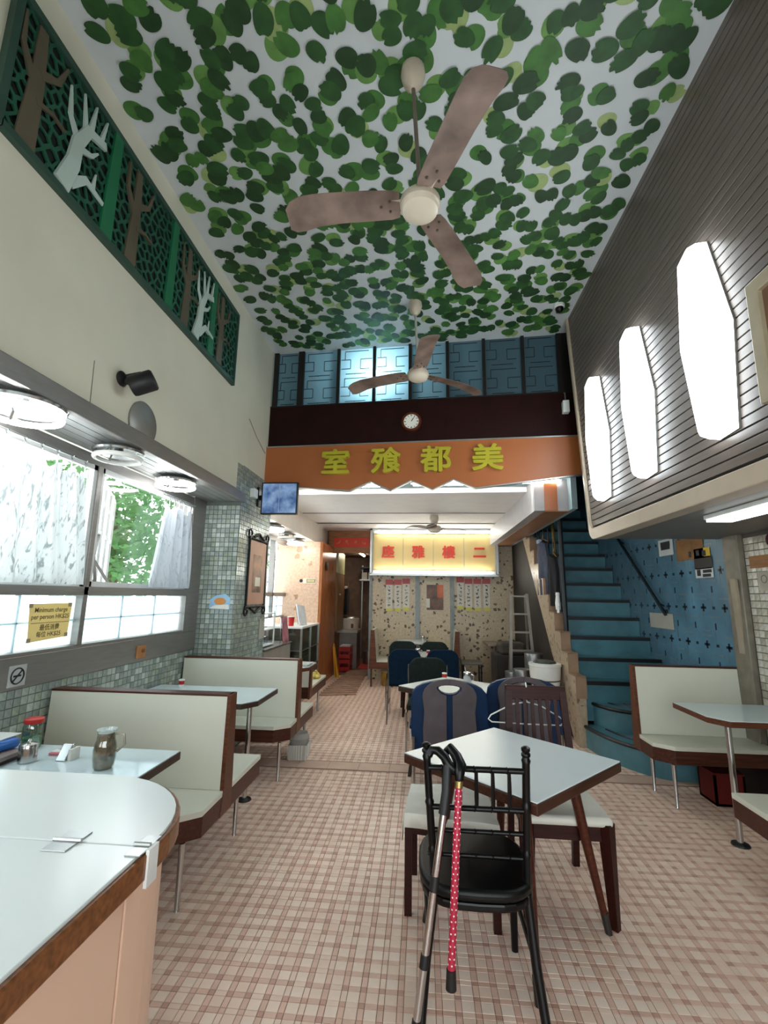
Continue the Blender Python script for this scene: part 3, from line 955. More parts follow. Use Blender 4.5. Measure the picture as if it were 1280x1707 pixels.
bench('booth_bench', 'cream booth bench in front of the blue staircase', 1.80, 2.68, 3.97, 4.30, 4.325, 4.45, zt=0.98, th=0.06, leg_side=-1, far=False, legs=[(1.905, 3.985), (1.89, 4.30)])
bench('booth_bench', 'cream bench seat with brown end board at the right edge', 1.80, 2.68, 2.2, 2.3, 2.25, 3.12, zt=0.9, th=0.06, leg_side=-1, near=False, legs=[(1.90, 2.5)])
# booth tables
def booth_table(label, x0, x1, y0, y1, side, leg, mat_edge, cham=0.12, legtop=None):
    t = thing('booth_table', label, 'table', ((x0 + x1) / 2, (y0 + y1) / 2, 0))
    if side > 0: poly = [(x0, y0), (x1 - cham * 0.7, y0), (x1, y0 + cham), (x1, y1), (x0, y1)]
    else: poly = [(x0, y0 + cham), (x0 + cham * 0.7, y0), (x1, y0), (x1, y1), (x0, y1)]
    bm = BM(); prism(bm, poly, 0.708, 0.745, 'z')
    obj('edge', bm, mat_edge, t, bevel=0.003)
    cx, cy = (x0 + x1) / 2, (y0 + y1) / 2
    bm = BM(); prism(bm, [(cx + (p[0] - cx) * 0.992, cy + (p[1] - cy) * 0.985) for p in poly], 0.745, 0.750, 'z')
    obj('tabletop', bm, M('pale_blue_laminate', '#cfe2e6', rough=0.08, var=0.02, scale=2), t, bevel=0.001)
    obj('leg', tb([(leg[0], leg[1], 0.0), (leg[0], leg[1], 0.71)], 0.019, 12), chrome, t, smooth=True)
    obj('foot', lt([(0.055, 0), (0.05, 0.012), (0.02, 0.02)], (leg[0], leg[1], 0), 14), black_matt, t)
    obj('wall_cleat', bx(x0 if side > 0 else x1 - 0.04, x0 + 0.04 if side > 0 else x1, y0 + 0.05, y1 - 0.05, 0.66, 0.708), red_wood, t)
    return t
booth_table('pale booth table with dark edge holding jug, jar and papers', -2.26, -1.215, 1.80, 2.415, 1, (-1.40, 2.1), table_edge)
booth_table('pale booth table between the two window benches', -2.26, -1.225, 3.44, 4.035, 1, (-1.345, 3.72), table_edge)
booth_table('narrow brown-edged table with newspapers past the pillar', -1.86, -1.25, 5.12, 5.60, 1, (-1.55, 5.4), brown_edge)
booth_table('pale green booth table with brown edge near the staircase', 1.945, 2.68, 3.44, 4.00, -1, (2.02, 3.46), brown_edge)

# ---- cashier counter at the lower left
ct = thing('cashier_counter', 'white topped counter with rounded end, wooden edge and peach front', 'counter', (-1.0, 0.9, 0))
def counter_outline(g):
    pts = [(-1.95, 0.2), (-0.625 - g, 0.2), (-0.625 - g, 1.18)]
    for i in range(1, 13):
        a = i * PI / 2 / 12
        pts.append((-1.0 + (0.375 - g) * math.cos(a) + 0.0, 1.18 + (0.375 - g) * math.sin(a)))
    return pts + [(-1.95, 1.555 - g)]
def clip_y(pts, yc, keep_above):
    out = []
    for i in range(len(pts)):
        p, q = pts[i], pts[(i + 1) % len(pts)]
        pin, qin = (p[1] >= yc) == keep_above, (q[1] >= yc) == keep_above
        if pin: out.append(p)
        if pin != qin:
            t = (yc - p[1]) / (q[1] - p[1]); out.append((p[0] + (q[0] - p[0]) * t, yc))
    return out
ZK = 0.95
for keep, yc in ((True, 1.1485), (False, 1.1445)):
    bm = BM(); prism(bm, clip_y(counter_outline(0.012), yc, keep), ZK - 0.012, ZK, 'z')
    obj('top_panel', bm, M('counter_white', '#dfe6e4', rough=0.2, var=0.015, scale=2), ct, bevel=0.002)
bm = BM(); prism(bm, counter_outline(0.0), ZK - 0.06, ZK - 0.006, 'z')
obj('wood_edge', bm, wood_mat('counter_edge_wood', '#84522e', rough=0.3), ct, bevel=0.004)
for keep, yc in ((True, 1.118), (False, 1.112)):
    bm = BM(); prism(bm, clip_y(counter_outline(0.035), yc, keep), 0.02, ZK - 0.06, 'z')
    obj('side_panel', bm, peach_lam, ct, bevel=0.003)
bm = BM(); prism(bm, clip_y(counter_outline(0.045), 1.0, True), 0.0, ZK - 0.06, 'z')
obj('seam_strip', bm, brown_edge, ct)
h = obj('hinge', bx(-0.865, -0.805, 1.10, 1.19, ZK, ZK + 0.003), alu, ct, bevel=0.001)
obj('hinge_pin', tb([(-0.87, 1.146, ZK + 0.004), (-0.80, 1.146, ZK + 0.004)], 0.005, 8), alu, h)
h = obj('hinge', bx(-0.665, -0.628, 1.10, 1.19, ZK, ZK + 0.003), alu, ct, bevel=0.001)
obj('hinge_flap', bx(-0.628, -0.620, 1.125, 1.165, ZK - 0.075, ZK + 0.003), M('white_tape', '#e6e6e2', rough=0.5), h)
obj('hinge_pin', tb([(-0.67, 1.146, ZK + 0.004), (-0.63, 1.146, ZK + 0.004)], 0.005, 8), alu, h)

# ---- square tables
def square_table(label, c, rot, half, top_mat, edge_mat, leg_mat, legs_round=True, spread=1.5):
    t = thing('square_table', label, 'table', (c[0], c[1], 0), rot)
    r = half
    bm = BM(); prism(bm, [(-r, -r), (r, -r), (r, r), (-r, r)], 0.70, 0.744, 'z')
    obj('edge', bm, edge_mat, t, bevel=0.006, local=True)
    r2 = half - 0.004
    bm = BM(); prism(bm, [(-r2, -r2), (r2, -r2), (r2, r2), (-r2, r2)], 0.744, 0.750, 'z')
    obj('tabletop', bm, top_mat, t, bevel=0.002, local=True)
    f = half * 0.53
    for sx in (-1, 1):
        for sy in (-1, 1):
            l = obj('leg', tb([(sx * f, sy * f, 0.70), (sx * f * 1.22, sy * f * 1.22, 0.38), (sx * f * spread, sy * f * spread, 0.0)], 0.02, 10, [0.026, 0.023, 0.014]), leg_mat, t, local=True, smooth=True)
            p0 = Vector((sx * f * spread, sy * f * spread, 0)); p1 = Vector((sx * f * (spread - 0.06), sy * f * (spread - 0.06), 0.09))
            obj('foot_cap', tb([p0, p1], 0.018, 10, [0.0155, 0.0185]), M('dark_foot_cap', '#2a2522', rough=0.5), l, local=True)
    bm = BM()
    for sx, sy in ((1, 0), (-1, 0), (0, 1), (0, -1)):
        if sx: box(bm, sx * f - 0.012, sx * f + 0.012, -f, f, 0.63, 0.70)
        else: box(bm, -f, f, sy * f - 0.012, sy * f + 0.012, 0.63, 0.70)
    obj('frame_rail', bm, leg_mat, t, local=True)
    return t
tn = square_table('white square table with mahogany legs set cornerwise in the foreground', (0.437, 2.54), math.radians(45.5), 0.378, white_lam, wood_mat('table_edge_wood', '#43261a', rough=0.4), wood_mat('table_leg_wood', '#4e2416', rough=0.3))
obj('brass_tack', bx(0.3775, 0.380, -0.342, -0.336, 0.705, 0.744), M('brass', '#c2953a', rough=0.3, metal=0.8), tn, local=True)
square_table('white square table behind the grey-backed blue chair', (0.285, 4.38), math.radians(50), 0.36, M('mid_table_white', '#ced6d2', rough=0.2, var=0.02), table_edge, dark_wood)
square_table('white square table between the two pairs of blue chairs', (-0.02, 6.62), math.radians(5), 0.38, MATS['mid_table_white'], table_edge, dark_wood, spread=1.3)

# ---- chairs
def arc_back(w, z0, z1, r, n=6):
    """rounded-top outline in (x,z)"""
    p = [(-w / 2, z0), (w / 2, z0)]
    for i in range(n + 1):
        a = i * PI / 2 / n
        p.append((w / 2 - r + r * math.cos(a), z1 - r + r * math.sin(a)))
    for i in range(n + 1):
        a = PI / 2 + i * PI / 2 / n
        p.append((-w / 2 + r + r * math.cos(a), z1 - r + r * math.sin(a)))
    return p
def banquet_chair(label, loc, rz, fab, group):
    """rounded upholstered chair; the seat lies towards local +y, the back at y = 0"""
    t = thing('banquet_chair', label, 'chair', (loc[0], loc[1], 0), rz, group)
    bm = BM(); prism(bm, arc_back(0.40, 0.46, 0.88, 0.11), -0.02, 0.035, 'y')
    obj('backrest', bm, fab, t, bevel=0.014, local=True, smooth=True, segs=3)
    bm = BM(); prism(bm, [(-0.20, 0.05), (0.20, 0.05), (0.215, 0.42), (-0.215, 0.42)], 0.42, 0.48, 'z')
    obj('seat', bm, fab, t, bevel=0.018, local=True, smooth=True, segs=3)
    for s in (-1, 1):
        obj('leg', tb([(s * 0.205, -0.03, 0.80), (s * 0.205, -0.01, 0.42), (s * 0.215, -0.07, 0.0)], 0.0105, 8), chrome, t, local=True, smooth=True)
        obj('leg', tb([(s * 0.205, 0.0, 0.42), (s * 0.21, 0.38, 0.42), (s * 0.212, 0.42, 0.40), (s * 0.215, 0.44, 0.0)], 0.0105, 8), chrome, t, local=True, smooth=True)
        obj('side_stretcher', tb([(s * 0.212, -0.04, 0.2), (s * 0.213, 0.43, 0.2)], 0.007, 6), chrome, t, local=True)
    return t
navy = M('navy_upholstery', '#0c2337', rough=0.8, spec=0.1, var=0.15, scale=30)
forest = M('dark_green_upholstery', '#232b28', rough=0.8, spec=0.1, var=0.12, scale=30)
g1 = 'rounded upholstered chairs at the back table'
ca = banquet_chair('navy chair with chrome legs, left of the pair at the back table', (-0.225, 6.02), 0, navy, g1)
banquet_chair('navy chair on the right of the pair at the back table', (0.245, 6.05), 0, navy, g1)
banquet_chair('dark green chair behind the back table, beside the far booth bench', (-0.295, 7.10), PI, forest, g1)
banquet_chair('dark green chair behind the back table, right of its twin', (0.165, 7.10), PI, forest, g1)
banquet_chair('low dark green chair on the far side of the middle table', (0.05, 5.27), PI, forest, g1)

def ply_chair(label, loc, rz):
    """bulky blue chair with a grey outer shell, a hand hole and a centre strip"""
    t = thing('grey_backed_chair', label, 'chair', (loc[0], loc[1], 0), rz, 'wide blue chairs with grey shells')
    bl = M('blue_vinyl', '#0b2b4f', rough=0.5, var=0.15, scale=8, spec=0.2)
    gr = M('grey_shell', '#5a5256', rough=0.65, var=0.08, scale=10, spec=0.2)
    def outline(w, z0, z1, bulge):
        p = [(-w / 2 * 0.96, z0), (w / 2 * 0.96, z0), (w / 2, z0 + 0.12), (w / 2, z1 - 0.14)]
        for i in range(1, 12):
            a = i * PI / 12
            p.append((w / 2 * math.cos(a), z1 - 0.14 + (0.14 + 0) * math.sin(a) ** 0.75))
        return p + [(-w / 2, z1 - 0.14), (-w / 2, z0 + 0.12)]
    hole = [(0.085 * math.cos(a) * (1 if math.sin(a) < 0 else 1), 0.845 + 0.045 * math.sin(a) * (1.0 if math.sin(a) < 0 else 0.45)) for a in [-i * 2 * PI / 16 for i in range(16)]]
    bm = BM(); plate(bm, outline(0.58, 0.40, 0.90, 0), [hole], 0.0, 0.075, 'y')
    obj('backrest', bm, bl, t, bevel=0.012, local=True, smooth=True)
    # grey shell: two halves either side of the blue strip, cut round the hole
    for s in (-1, 1):
        p = [(0.022, 0.42), (0.195, 0.42)]
        p += [(0.20, 0.55), (0.19, 0.68), (0.205, 0.78)]
        for i in range(0, 9):
            a = i * PI / 2 / 8
            p.append((0.205 * math.cos(a) , 0.79 + 0.125 * math.sin(a)))
        p[-1] = (0.0, 0.915)
        p += [(0.0, 0.872), (0.05, 0.870), (0.094, 0.855), (0.088, 0.833), (0.06, 0.806), (0.022, 0.795)]
        bm = BM(); prism(bm, [(s * x, z) for x, z in p], -0.022, 0.0, 'y')
        obj('shell_half', bm, gr, t, bevel=0.004, local=True)
    bm = BM(); prism(bm, [(-0.27, 0.02), (0.27, 0.02), (0.28, 0.46), (-0.28, 0.46)], 0.38, 0.47, 'z')
    obj('seat', bm, bl, t, bevel=0.025, local=True, smooth=True, segs=3)
    for s in (-1, 1):
        obj('leg', tb([(s * 0.27, -0.02, 0.50), (s * 0.27, -0.03, 0.3), (s * 0.275, -0.05, 0.0)], 0.012, 8), chrome, t, local=True, smooth=True)
        obj('leg', tb([(s * 0.27, 0.0, 0.40), (s * 0.27, 0.40, 0.40), (s * 0.275, 0.43, 0.36), (s * 0.275, 0.44, 0.0)], 0.012, 8), chrome, t, local=True, smooth=True)
        obj('arm_pad', bx(s * 0.285 - 0.02, s * 0.285 + 0.02, 0.05, 0.30, 0.53, 0.56), bl, t, bevel=0.01, local=True)
    return t
ply_chair('wide blue chair with grey outer shell and hand hole behind the white table', (0.20, 3.74), 0.0)
ply_chair('wide blue chair half hidden behind the slatted mahogany chair', (0.80, 3.96), math.radians(-6))

def slat_chair(label, loc, rz):
    t = thing('slat_back_chair', label, 'chair', (loc[0], loc[1], 0), rz)
    # local: seat from y -0.50 (front) to 0, back at y = 0 leaning out to +y
    for s in (-1, 1):
        obj('leg', tb([(s * 0.19, -0.47, 0.45), (s * 0.20, -0.485, 0.0)], 0.03, 4, [0.042, 0.024]), dark_wood, t, local=True)
        obj('leg', br((s * 0.185, 0.05, 0.0), (s * 0.185, 0.0, 0.46), 0.036, 0.036, (0, 1, 0)), dark_wood, t, local=True)
        obj('back_post', br((s * 0.185, 0.0, 0.44), (s * 0.165, 0.085, 0.955), 0.04, 0.032, (0, 1, 0)), dark_wood, t, local=True)
    obj('top_rail', br((-0.185, 0.085, 0.945), (0.185, 0.085, 0.945), 0.028, 0.085), dark_wood, t, bevel=0.006, local=True)
    obj('lower_rail', br((-0.18, 0.015, 0.54), (0.18, 0.015, 0.54), 0.024, 0.05), dark_wood, t, local=True)
    for k in range(6):
        x = -0.125 + k * 0.05
        obj('slat', br((x, 0.015, 0.55), (x * 0.92, 0.075, 0.91), 0.021, 0.012, (0, 1, 0)), dark_wood, t, local=True)
    bm = BM()
    for (a, b, c_, d) in ((-0.20, 0.20, -0.48, -0.455), (-0.20, -0.175, -0.48, 0.0), (0.175, 0.20, -0.48, 0.0), (-0.18, 0.18, -0.02, 0.0)):
        box(bm, a, b, c_, d, 0.37, 0.44)
    obj('seat_rail', bm, dark_wood, t, local=True)
    obj('seat_pad', bx(-0.22, 0.22, -0.50, -0.005, 0.435, 0.48), M('white_vinyl', '#d9d7cb', rough=0.45, var=0.04), t, bevel=0.02, local=True, smooth=True, segs=3)
    return t
slat_chair('mahogany slat-back chair with white seat at the table corner', (0.705, 3.06), math.radians(0))
# stool with a cloth on the other side of the table
sl = thing('cloth_stool', 'dark wooden stool with a white cloth under the table', 'stool', (0.13, 2.72, 0))
for (x, y) in ((-0.073, 2.58), (0.345, 2.50), (-0.05, 2.92), (0.33, 2.92)):
    obj('leg', br((x, y, 0.0), (x, y, 0.43), 0.036, 0.036, (0, 1, 0)), dark_wood, sl)
bm = BM()
for a, b in (((-0.073, 2.58), (0.345, 2.50)), ((-0.05, 2.92), (0.33, 2.92)), ((-0.073, 2.58), (-0.05, 2.92)), ((0.345, 2.50), (0.33, 2.92))):
    bar(bm, (*a, 0.40), (*b, 0.40), 0.026, 0.07)
obj('seat_rail', bm, dark_wood, sl)
bm = BM(); prism(bm, [(-0.095, 2.56), (0.365, 2.475), (0.355, 2.94), (-0.07, 2.94)], 0.435, 0.455, 'z')
obj('seat', bm, dark_wood, sl)
# draped cloth with a hanging corner
bm = BM()
N = 14
gridv = []
for i in range(N + 1):
    row = []
    for j in range(N + 1):
        u, v = i / N * 1.16 - 0.08, j / N * 1.10 - 0.08
        x = (-0.095) * (1 - u) * (1 - v) + 0.365 * u * (1 - v) + 0.355 * u * v - 0.07 * (1 - u) * v
        y = 2.56 * (1 - u) * (1 - v) + 2.475 * u * (1 - v) + 2.94 * u * v + 2.94 * (1 - u) * v
        over = max(0, -u) + max(0, u - 1) + max(0, -v)
        z = 0.462 + 0.003 * math.sin(9 * u + 4 * v) + 0.002 * math.sin(23 * v) - over * (0.75 if over else 0)
        cu, cv = min(max(u, -0.02), 1.02), min(max(v, -0.03), 1)
        x = (-0.095) * (1 - cu) * (1 - cv) + 0.365 * cu * (1 - cv) + 0.355 * cu * cv - 0.07 * (1 - cu) * cv
        y = 2.56 * (1 - cu) * (1 - cv) + 2.475 * cu * (1 - cv) + 2.94 * cu * cv + 2.94 * (1 - cu) * cv
        row.append(bm.verts.new((x, y, z)))
    gridv.append(row)
for i in range(N):
    for j in range(N):
        bm.faces.new((gridv[i][j], gridv[i + 1][j], gridv[i + 1][j + 1], gridv[i][j + 1]))
cl = obj('seat_cloth', bm, M('white_cloth', '#dcdad0', rough=0.8, var=0.05, scale=12), sl, smooth=True)
sd = cl.modifiers.new('thick', 'SOLIDIFY'); sd.thickness = 0.004

# ---- black bamboo-turned chair in front, seen from the back
bc = thing('bamboo_turned_chair', 'black turned-wood chair with spindle back and two canes hooked on', 'chair', (0.2, 2.1, 0))
YB = 2.02
def turned(p0, p1, r, knots=4, n=10):
    p0, p1 = Vector(p0), Vector(p1)
    pts, rad = [], []
    for k in range(knots):
        for dt, rr in ((0.0, 1.0), (0.80, 1.0), (0.88, 1.22), (0.94, 0.9)):
            pts.append(p0.lerp(p1, (k + dt) / knots)); rad.append(r * rr)
    pts.append(p1); rad.append(r)
    return tb(pts, r, n, rad)
LX, RX = 0.018, 0.405
for x, sgn in ((LX, -1), (RX, 1)):
    obj('back_post', turned((x + (0.028 if sgn < 0 else -0.012), YB + 0.0, 0.42), (x + sgn * 0.004, YB + 0.01, 0.915), 0.0155, 3), black_gloss, bc, smooth=True)
    obj('finial', lt([(0.0155, 0), (0.0185, 0.004), (0.0185, 0.012), (0.014, 0.018), (0.018, 0.024), (0.018, 0.034), (0.008, 0.040)], (x + sgn * 0.004, YB + 0.01, 0.908), 12), black_gloss, bc, smooth=True)
    obj('leg', tb([(x + (0.028 if sgn < 0 else -0.012), YB, 0.43), (x + sgn * 0.005, YB - 0.035, 0.22), (x + sgn * 0.03, YB - 0.10, 0.0)], 0.02, 10, [0.018, 0.018, 0.0165]), black_gloss, bc, smooth=True)
for x in (0.02, 0.400):
    obj('leg', tb([(x, 2.385, 0.43), (x + 0.004, 2.392, 0.0)], 0.02, 10, [0.019, 0.015]), black_gloss, bc, smooth=True)
for z, r in ((0.855, 0.0115), (0.712, 0.0105), (0.630, 0.0085), (0.545, 0.0085)):
    obj('rail', turned((LX, YB + 0.006, z), (RX, YB + 0.006, z), r, 6), black_gloss, bc, smooth=True)
for k in range(5):
    x = LX + (RX - LX) * (k + 1) / 6
    obj('spindle', tb([(x, YB + 0.006, 0.715), (x, YB + 0.006, 0.755), (x, YB + 0.006, 0.80), (x, YB + 0.006, 0.86)], 0.008, 8, [0.0072, 0.0088, 0.0082, 0.0068]), black_gloss, bc, smooth=True)
def seat_out(g):
    p = []
    for i in range(28):
        a = 2 * PI * i / 28
        c_, s_ = math.cos(a), math.sin(a)
        p.append((0.207 + (0.225 - g) * math.copysign(abs(c_) ** 0.6, c_), 2.17 + (0.235 - g) * math.copysign(abs(s_) ** 0.7, s_)))
    return p
bm = BM(); prism(bm, seat_out(0.004), 0.40, 0.43, 'z')
obj('seat_frame', bm, black_gloss, bc, bevel=0.008)
bm = BM(); prism(bm, seat_out(0.0), 0.43, 0.472, 'z')
obj('seat_pad', bm, black_vinyl, bc, bevel=0.016, smooth=True, segs=3)
for p, q in (((LX + 0.005, YB - 0.03, 0.25), (0.01, 2.388, 0.25)), ((RX - 0.005, YB - 0.03, 0.25), (0.402, 2.388, 0.25))):
    obj('side_stretcher', tb([p, q], 0.009, 6), black_gloss, bc)

# ================================================================== lamps and fans
# ---- opal wall lamps on the slatted wall
def wall_lamp(label, y_far, dy=0.0):
    """long hexagonal opal lamp; outline in (y,z) at the wall"""
    o = [(y_far - 0.005, 3.52), (y_far - 0.20, 3.50), (y_far - 0.30, 2.95), (y_far - 0.25, 2.36), (y_far - 0.10, 2.35), (y_far - 0.07, 2.38), (y_far + 0.045, 2.96)]
    o = [(y_far - 0.02, 3.50), (y_far - 0.12, 3.535), (y_far - 0.20, 3.50), (y_far - 0.325, 2.945), (y_far - 0.265, 2.385), (y_far - 0.115, 2.375), (y_far - 0.045, 2.415), (y_far + 0.05, 2.97)]
    t = thing('wall_lamp', label, 'lamp', (XR, y_far - 0.13, 2.95), group='opal wall lamps')
    bm = BM(); prism(bm, o, XR - 0.012, XR + 0.002, 'x')
    obj('back_plate', bm, alu, t)
    cy = y_far - 0.13
    bm = BM()
    n = len(o)
    A_ = [bm.verts.new((XR - 0.012, y, z)) for y, z in o]
    B_2 = [bm.verts.new((XR - 0.07, cy + (y - cy) * 0.97, 2.95 + (z - 2.95) * 0.99)) for y, z in o]
    C_2 = [bm.verts.new((XR - 0.085, cy + (y - cy) * 0.86, 2.95 + (z - 2.95) * 0.95)) for y, z in o]
    for P0, P1 in ((A_, B_2), (B_2, C_2)):
        for i in range(n): bm.faces.new((P0[i], P0[(i + 1) % n], P1[(i + 1) % n], P1[i]))
    bm.faces.new(C_2)
    obj('opal_shade', bm, lit_lamp, t)
    return t
wall_lamp('lit opal wall lamp nearest the viewer, largest of three', 2.60)
wall_lamp('lit opal wall lamp in the middle of the row of three', 3.42)
wall_lamp('lit opal wall lamp nearest the orange sign, smallest of three', 4.20)

# ---- circular fluorescent lamps under the soffit
def ring_lamp(label, c, r, lit=True, zs=ZS, small=False, mat=None):
    t = thing('ring_lamp', label, 'lamp', (c[0], c[1], zs - 0.09), group='circular tube lamps under the window soffit')
    obj('base', lt([(r * 0.52, zs - 0.004), (r * 0.95, zs - 0.03), (r * 1.0, zs - 0.04), (r * 0.96, zs - 0.052), (r * 0.5, zs - 0.035)], (c[0], c[1], 0), 28), M('chrome_lamp', '#b5b8b6', rough=0.15, metal=0.9), t, smooth=True)
    bm = BM()
    N = 30
    ring = []
    for i in range(N):
        a = 2 * PI * i / N
        row = []
        for k in range(8):
            b = 2 * PI * k / 8
            rr = r * 0.86 + 0.016 * math.cos(b)
            row.append(bm.verts.new((c[0] + rr * math.cos(a), c[1] + rr * math.sin(a), zs - 0.085 + 0.016 * math.sin(b))))
        ring.append(row)
    for i in range(N):
        for k in range(8):
            bm.faces.new((ring[i][k], ring[(i + 1) % N][k], ring[(i + 1) % N][(k + 1) % 8], ring[i][(k + 1) % 8]))
    obj('ring_tube', bm, mat or (tube_m if lit else M('unlit_tube', '#e8e8e2', rough=0.3)), t, smooth=True)
    bm = BM()
    for a in (0.5, 2.6, 4.7):
        p = Vector((c[0] + r * 0.86 * math.cos(a), c[1] + r * 0.86 * math.sin(a), 0))
        bar(bm, (p.x, p.y, zs - 0.10), (c[0] + r * 0.6 * math.cos(a), c[1] + r * 0.6 * math.sin(a), zs - 0.03), 0.012, 0.006)
    obj('clip', bm, MATS['chrome_lamp'], t)
    obj('cap', lt([(0.03, zs - 0.06), (0.028, zs - 0.04), (0.01, zs - 0.03)], (c[0], c[1], 0), 14), MATS['chrome_lamp'], t, smooth=True)
    return t
tube_bright = EM('bright_fluorescent_tube', '#fbfdff', 26.0)
ring_lamp('round lit tube lamp in chrome fitting above the nearest curtain', (-2.02, 2.04), 0.20, mat=tube_bright)
ring_lamp('round unlit tube lamp in chrome fitting, middle of the window soffit', (-2.02, 2.80), 0.160, lit=False)
ring_lamp('round lit tube lamp above the gathered curtain', (-2.06, 3.60), 0.165, mat=tube_bright)
ring_lamp('small round lamp past the pillar, nearest of three', (-1.98, 5.95), 0.14, zs=2.455)
ring_lamp('small round lamp past the pillar, middle of three', (-2.04, 6.75), 0.14, zs=2.455, lit=False)
ring_lamp('small round lamp past the pillar, farthest of three', (-2.12, 7.55), 0.15, zs=2.455)

# ---- ceiling fans
fan_cream = M('fan_cream_enamel', '#c2b5a2', rough=0.35, var=0.08, scale=6)
def blade_mat():
    mt = M('dusty_fan_blade', '#857065', rough=0.55, var=0.28, scale=5)
    return mt
def fan(label, top, hub, rad, angles, bw=0.14, zc=ZC, rod_mat=None, tiltx=0.0, tilty=0.0):
    t = thing('ceiling_fan', label, 'fan', hub)
    H_ = Vector(hub)
    T_ = Vector(top)
    obj('canopy', lt([(0.02, -0.15), (0.055, -0.11), (0.072, -0.05), (0.066, 0.0)], (top[0], top[1], zc), 18), fan_cream, t, smooth=True)
    obj('rod', tb([(top[0], top[1], zc - 0.10), (hub[0], hub[1], hub[2] + 0.06)], 0.012, 10), rod_mat or M('grey_brown_rod', '#6d6258', rough=0.45), t, smooth=True)
    hb = obj('motor_hub', lt([(0.035, 0.10), (0.04, 0.06), (0.09, 0.045), (0.108, 0.02), (0.108, -0.015), (0.095, -0.03)], hub, 26), fan_cream, t, smooth=True)
    obj('hub_cap', lt([(0.100, -0.026), (0.096, -0.042), (0.07, -0.058), (0.03, -0.066), (0.004, -0.068)], hub, 26), M('pale_hub_cap', '#d8cdb9', rough=0.3, var=0.04), hb, smooth=True)
    for a in angles:
        bm = BM()
        d = Vector((math.cos(a), math.sin(a), 0)); sd_ = Vector((-math.sin(a), math.cos(a), 0))
        secs = ((0.115, 0.80, 0.0), (0.16, 0.92, 0.0), (0.30, 0.98, 0.004), (0.45, 1.0, 0.006), (0.60, 1.06, 0.0), (0.68, 1.12, -0.018), (0.73, 1.0, -0.034), (0.76, 0.66, -0.046))
        rows = []
        for rr, wf, dz in secs:
            w = bw * wf / 2
            p = H_ + d * (rr / 0.76 * rad) + Vector((0, 0, 0.012 + dz))
            tw = 0.20
            cols = []
            for u in (-1, -0.5, 0.5, 1):
                cols.append(p + sd_ * w * u + Vector((0, 0, u * w * tw - 0.006 * u * u)))
            rows.append(cols)
        up = [[bm.verts.new(q + Vector((0, 0, 0.004))) for q in r_] for r_ in rows]
        dn = [[bm.verts.new(q) for q in r_] for r_ in rows]
        nr = len(rows)
        for i in range(nr - 1):
            for k in range(3):
                bm.faces.new((up[i][k], up[i][k + 1], up[i + 1][k + 1], up[i + 1][k]))
                bm.faces.new((dn[i][k], dn[i + 1][k], dn[i + 1][k + 1], dn[i][k + 1]))
            for k in (0, 3):
                bm.faces.new((up[i][k], up[i + 1][k], dn[i + 1][k], dn[i][k]))
        for i in (0, nr - 1):
            for k in range(3): bm.faces.new((up[i][k], up[i][k + 1], dn[i][k + 1], dn[i][k]))
        b_ = obj('blade', bm, blade_mat(), t, smooth=True)
        bm = BM()
        for rr, u in ((0.17, -0.5), (0.17, 0.5), (0.22, 0.0)):
            lathe(bm, [(0.008, 0.004), (0.007, 0.010), (0.002, 0.012)], H_ + d * (rr / 0.76 * rad) + sd_ * bw * 0.4 * u + Vector((0, 0, 0.008)), 8, (0, 0, -1))
        stuff(obj('rivet', bm, M('dark_rivet', '#4a3f38', rough=0.4), b_))
        obj('blade_arm', br(H_ + d * 0.08 + Vector((0, 0, 0.015)), H_ + d * (0.2 / 0.76 * rad) + Vector((0, 0, 0.02)), 0.05, 0.006), fan_cream, b_)
    return t
fan('large dusty brown ceiling fan nearest the viewer under the leaf ceiling', (-0.058, 2.19, ZC), (-0.016, 2.17, 3.62), 0.73, [math.radians(a) for a in (-66, 179, 62)], bw=0.17)
fan('ceiling fan in front of the frosted windows', (-0.08, 4.37, ZC), (-0.05, 4.36, 3.74), 0.78, [math.radians(a) for a in (-81, 160, 33)], bw=0.16, rod_mat=M('pale_rod', '#a8a89c', rough=0.4))
fan('small ceiling fan under the low back ceiling', (0.176, 7.25, ZL), (0.185, 7.35, 2.60), 0.56, [math.radians(a) for a in (218, 12, 262)], bw=0.11, zc=ZL, rod_mat=MATS['pale_rod'])

# ---- tube light under the mezzanine and behind the orange board
t = thing('tube_light', 'white fluorescent batten under the mezzanine soffit', 'lamp', (1.98, 2.6, 2.07))
obj('housing', bx(1.86, 2.04, 1.75, 3.20, 2.062, 2.09), plastic_white, t, bevel=0.004)
obj('lit_cover', bx(1.872, 2.028, 1.76, 3.19, 2.045, 2.062), EM('soft_batten_glow', '#f4fbfa', 5.0), t)
for s0, s1, lab in ((0.15, 1.65, 'left'), (1.75, 3.45, 'right')):
    t = thing('tube_light', 'fluorescent tube hidden behind the ' + lab + ' half of the orange board', 'lamp', FP((s0 + s1) / 2, 2.83, -0.15))
    obj('housing', fb(s0, s1, 2.845, 2.865, -0.20, -0.10), plastic_white, t)
    obj('lit_tube', tb([FP(s0 + 0.03, 2.828, -0.15), FP(s1 - 0.03, 2.828, -0.15)], 0.014, 8), tube_m, t)
# lamp in the room behind the frosted panes
t = thing('bulkhead_lamp', 'bright lamp glowing behind the frosted window panes', 'lamp', FP(1.30, 4.15, -0.30))
bm = BM(); lathe(bm, [(0.01, -0.07), (0.05, -0.05), (0.07, 0.0), (0.05, 0.05), (0.01, 0.07)], FP(1.32, 4.20, -0.17), 14)
obj('glowing_globe', bm, EM('glowing_globe', '#eefaff', 900.0), t, smooth=True)
obj('hanger_rod', tb([FP(1.32, 4.27, -0.17), FP(1.32, ZC + 0.02, -0.17)], 0.008, 6), black_matt, t)

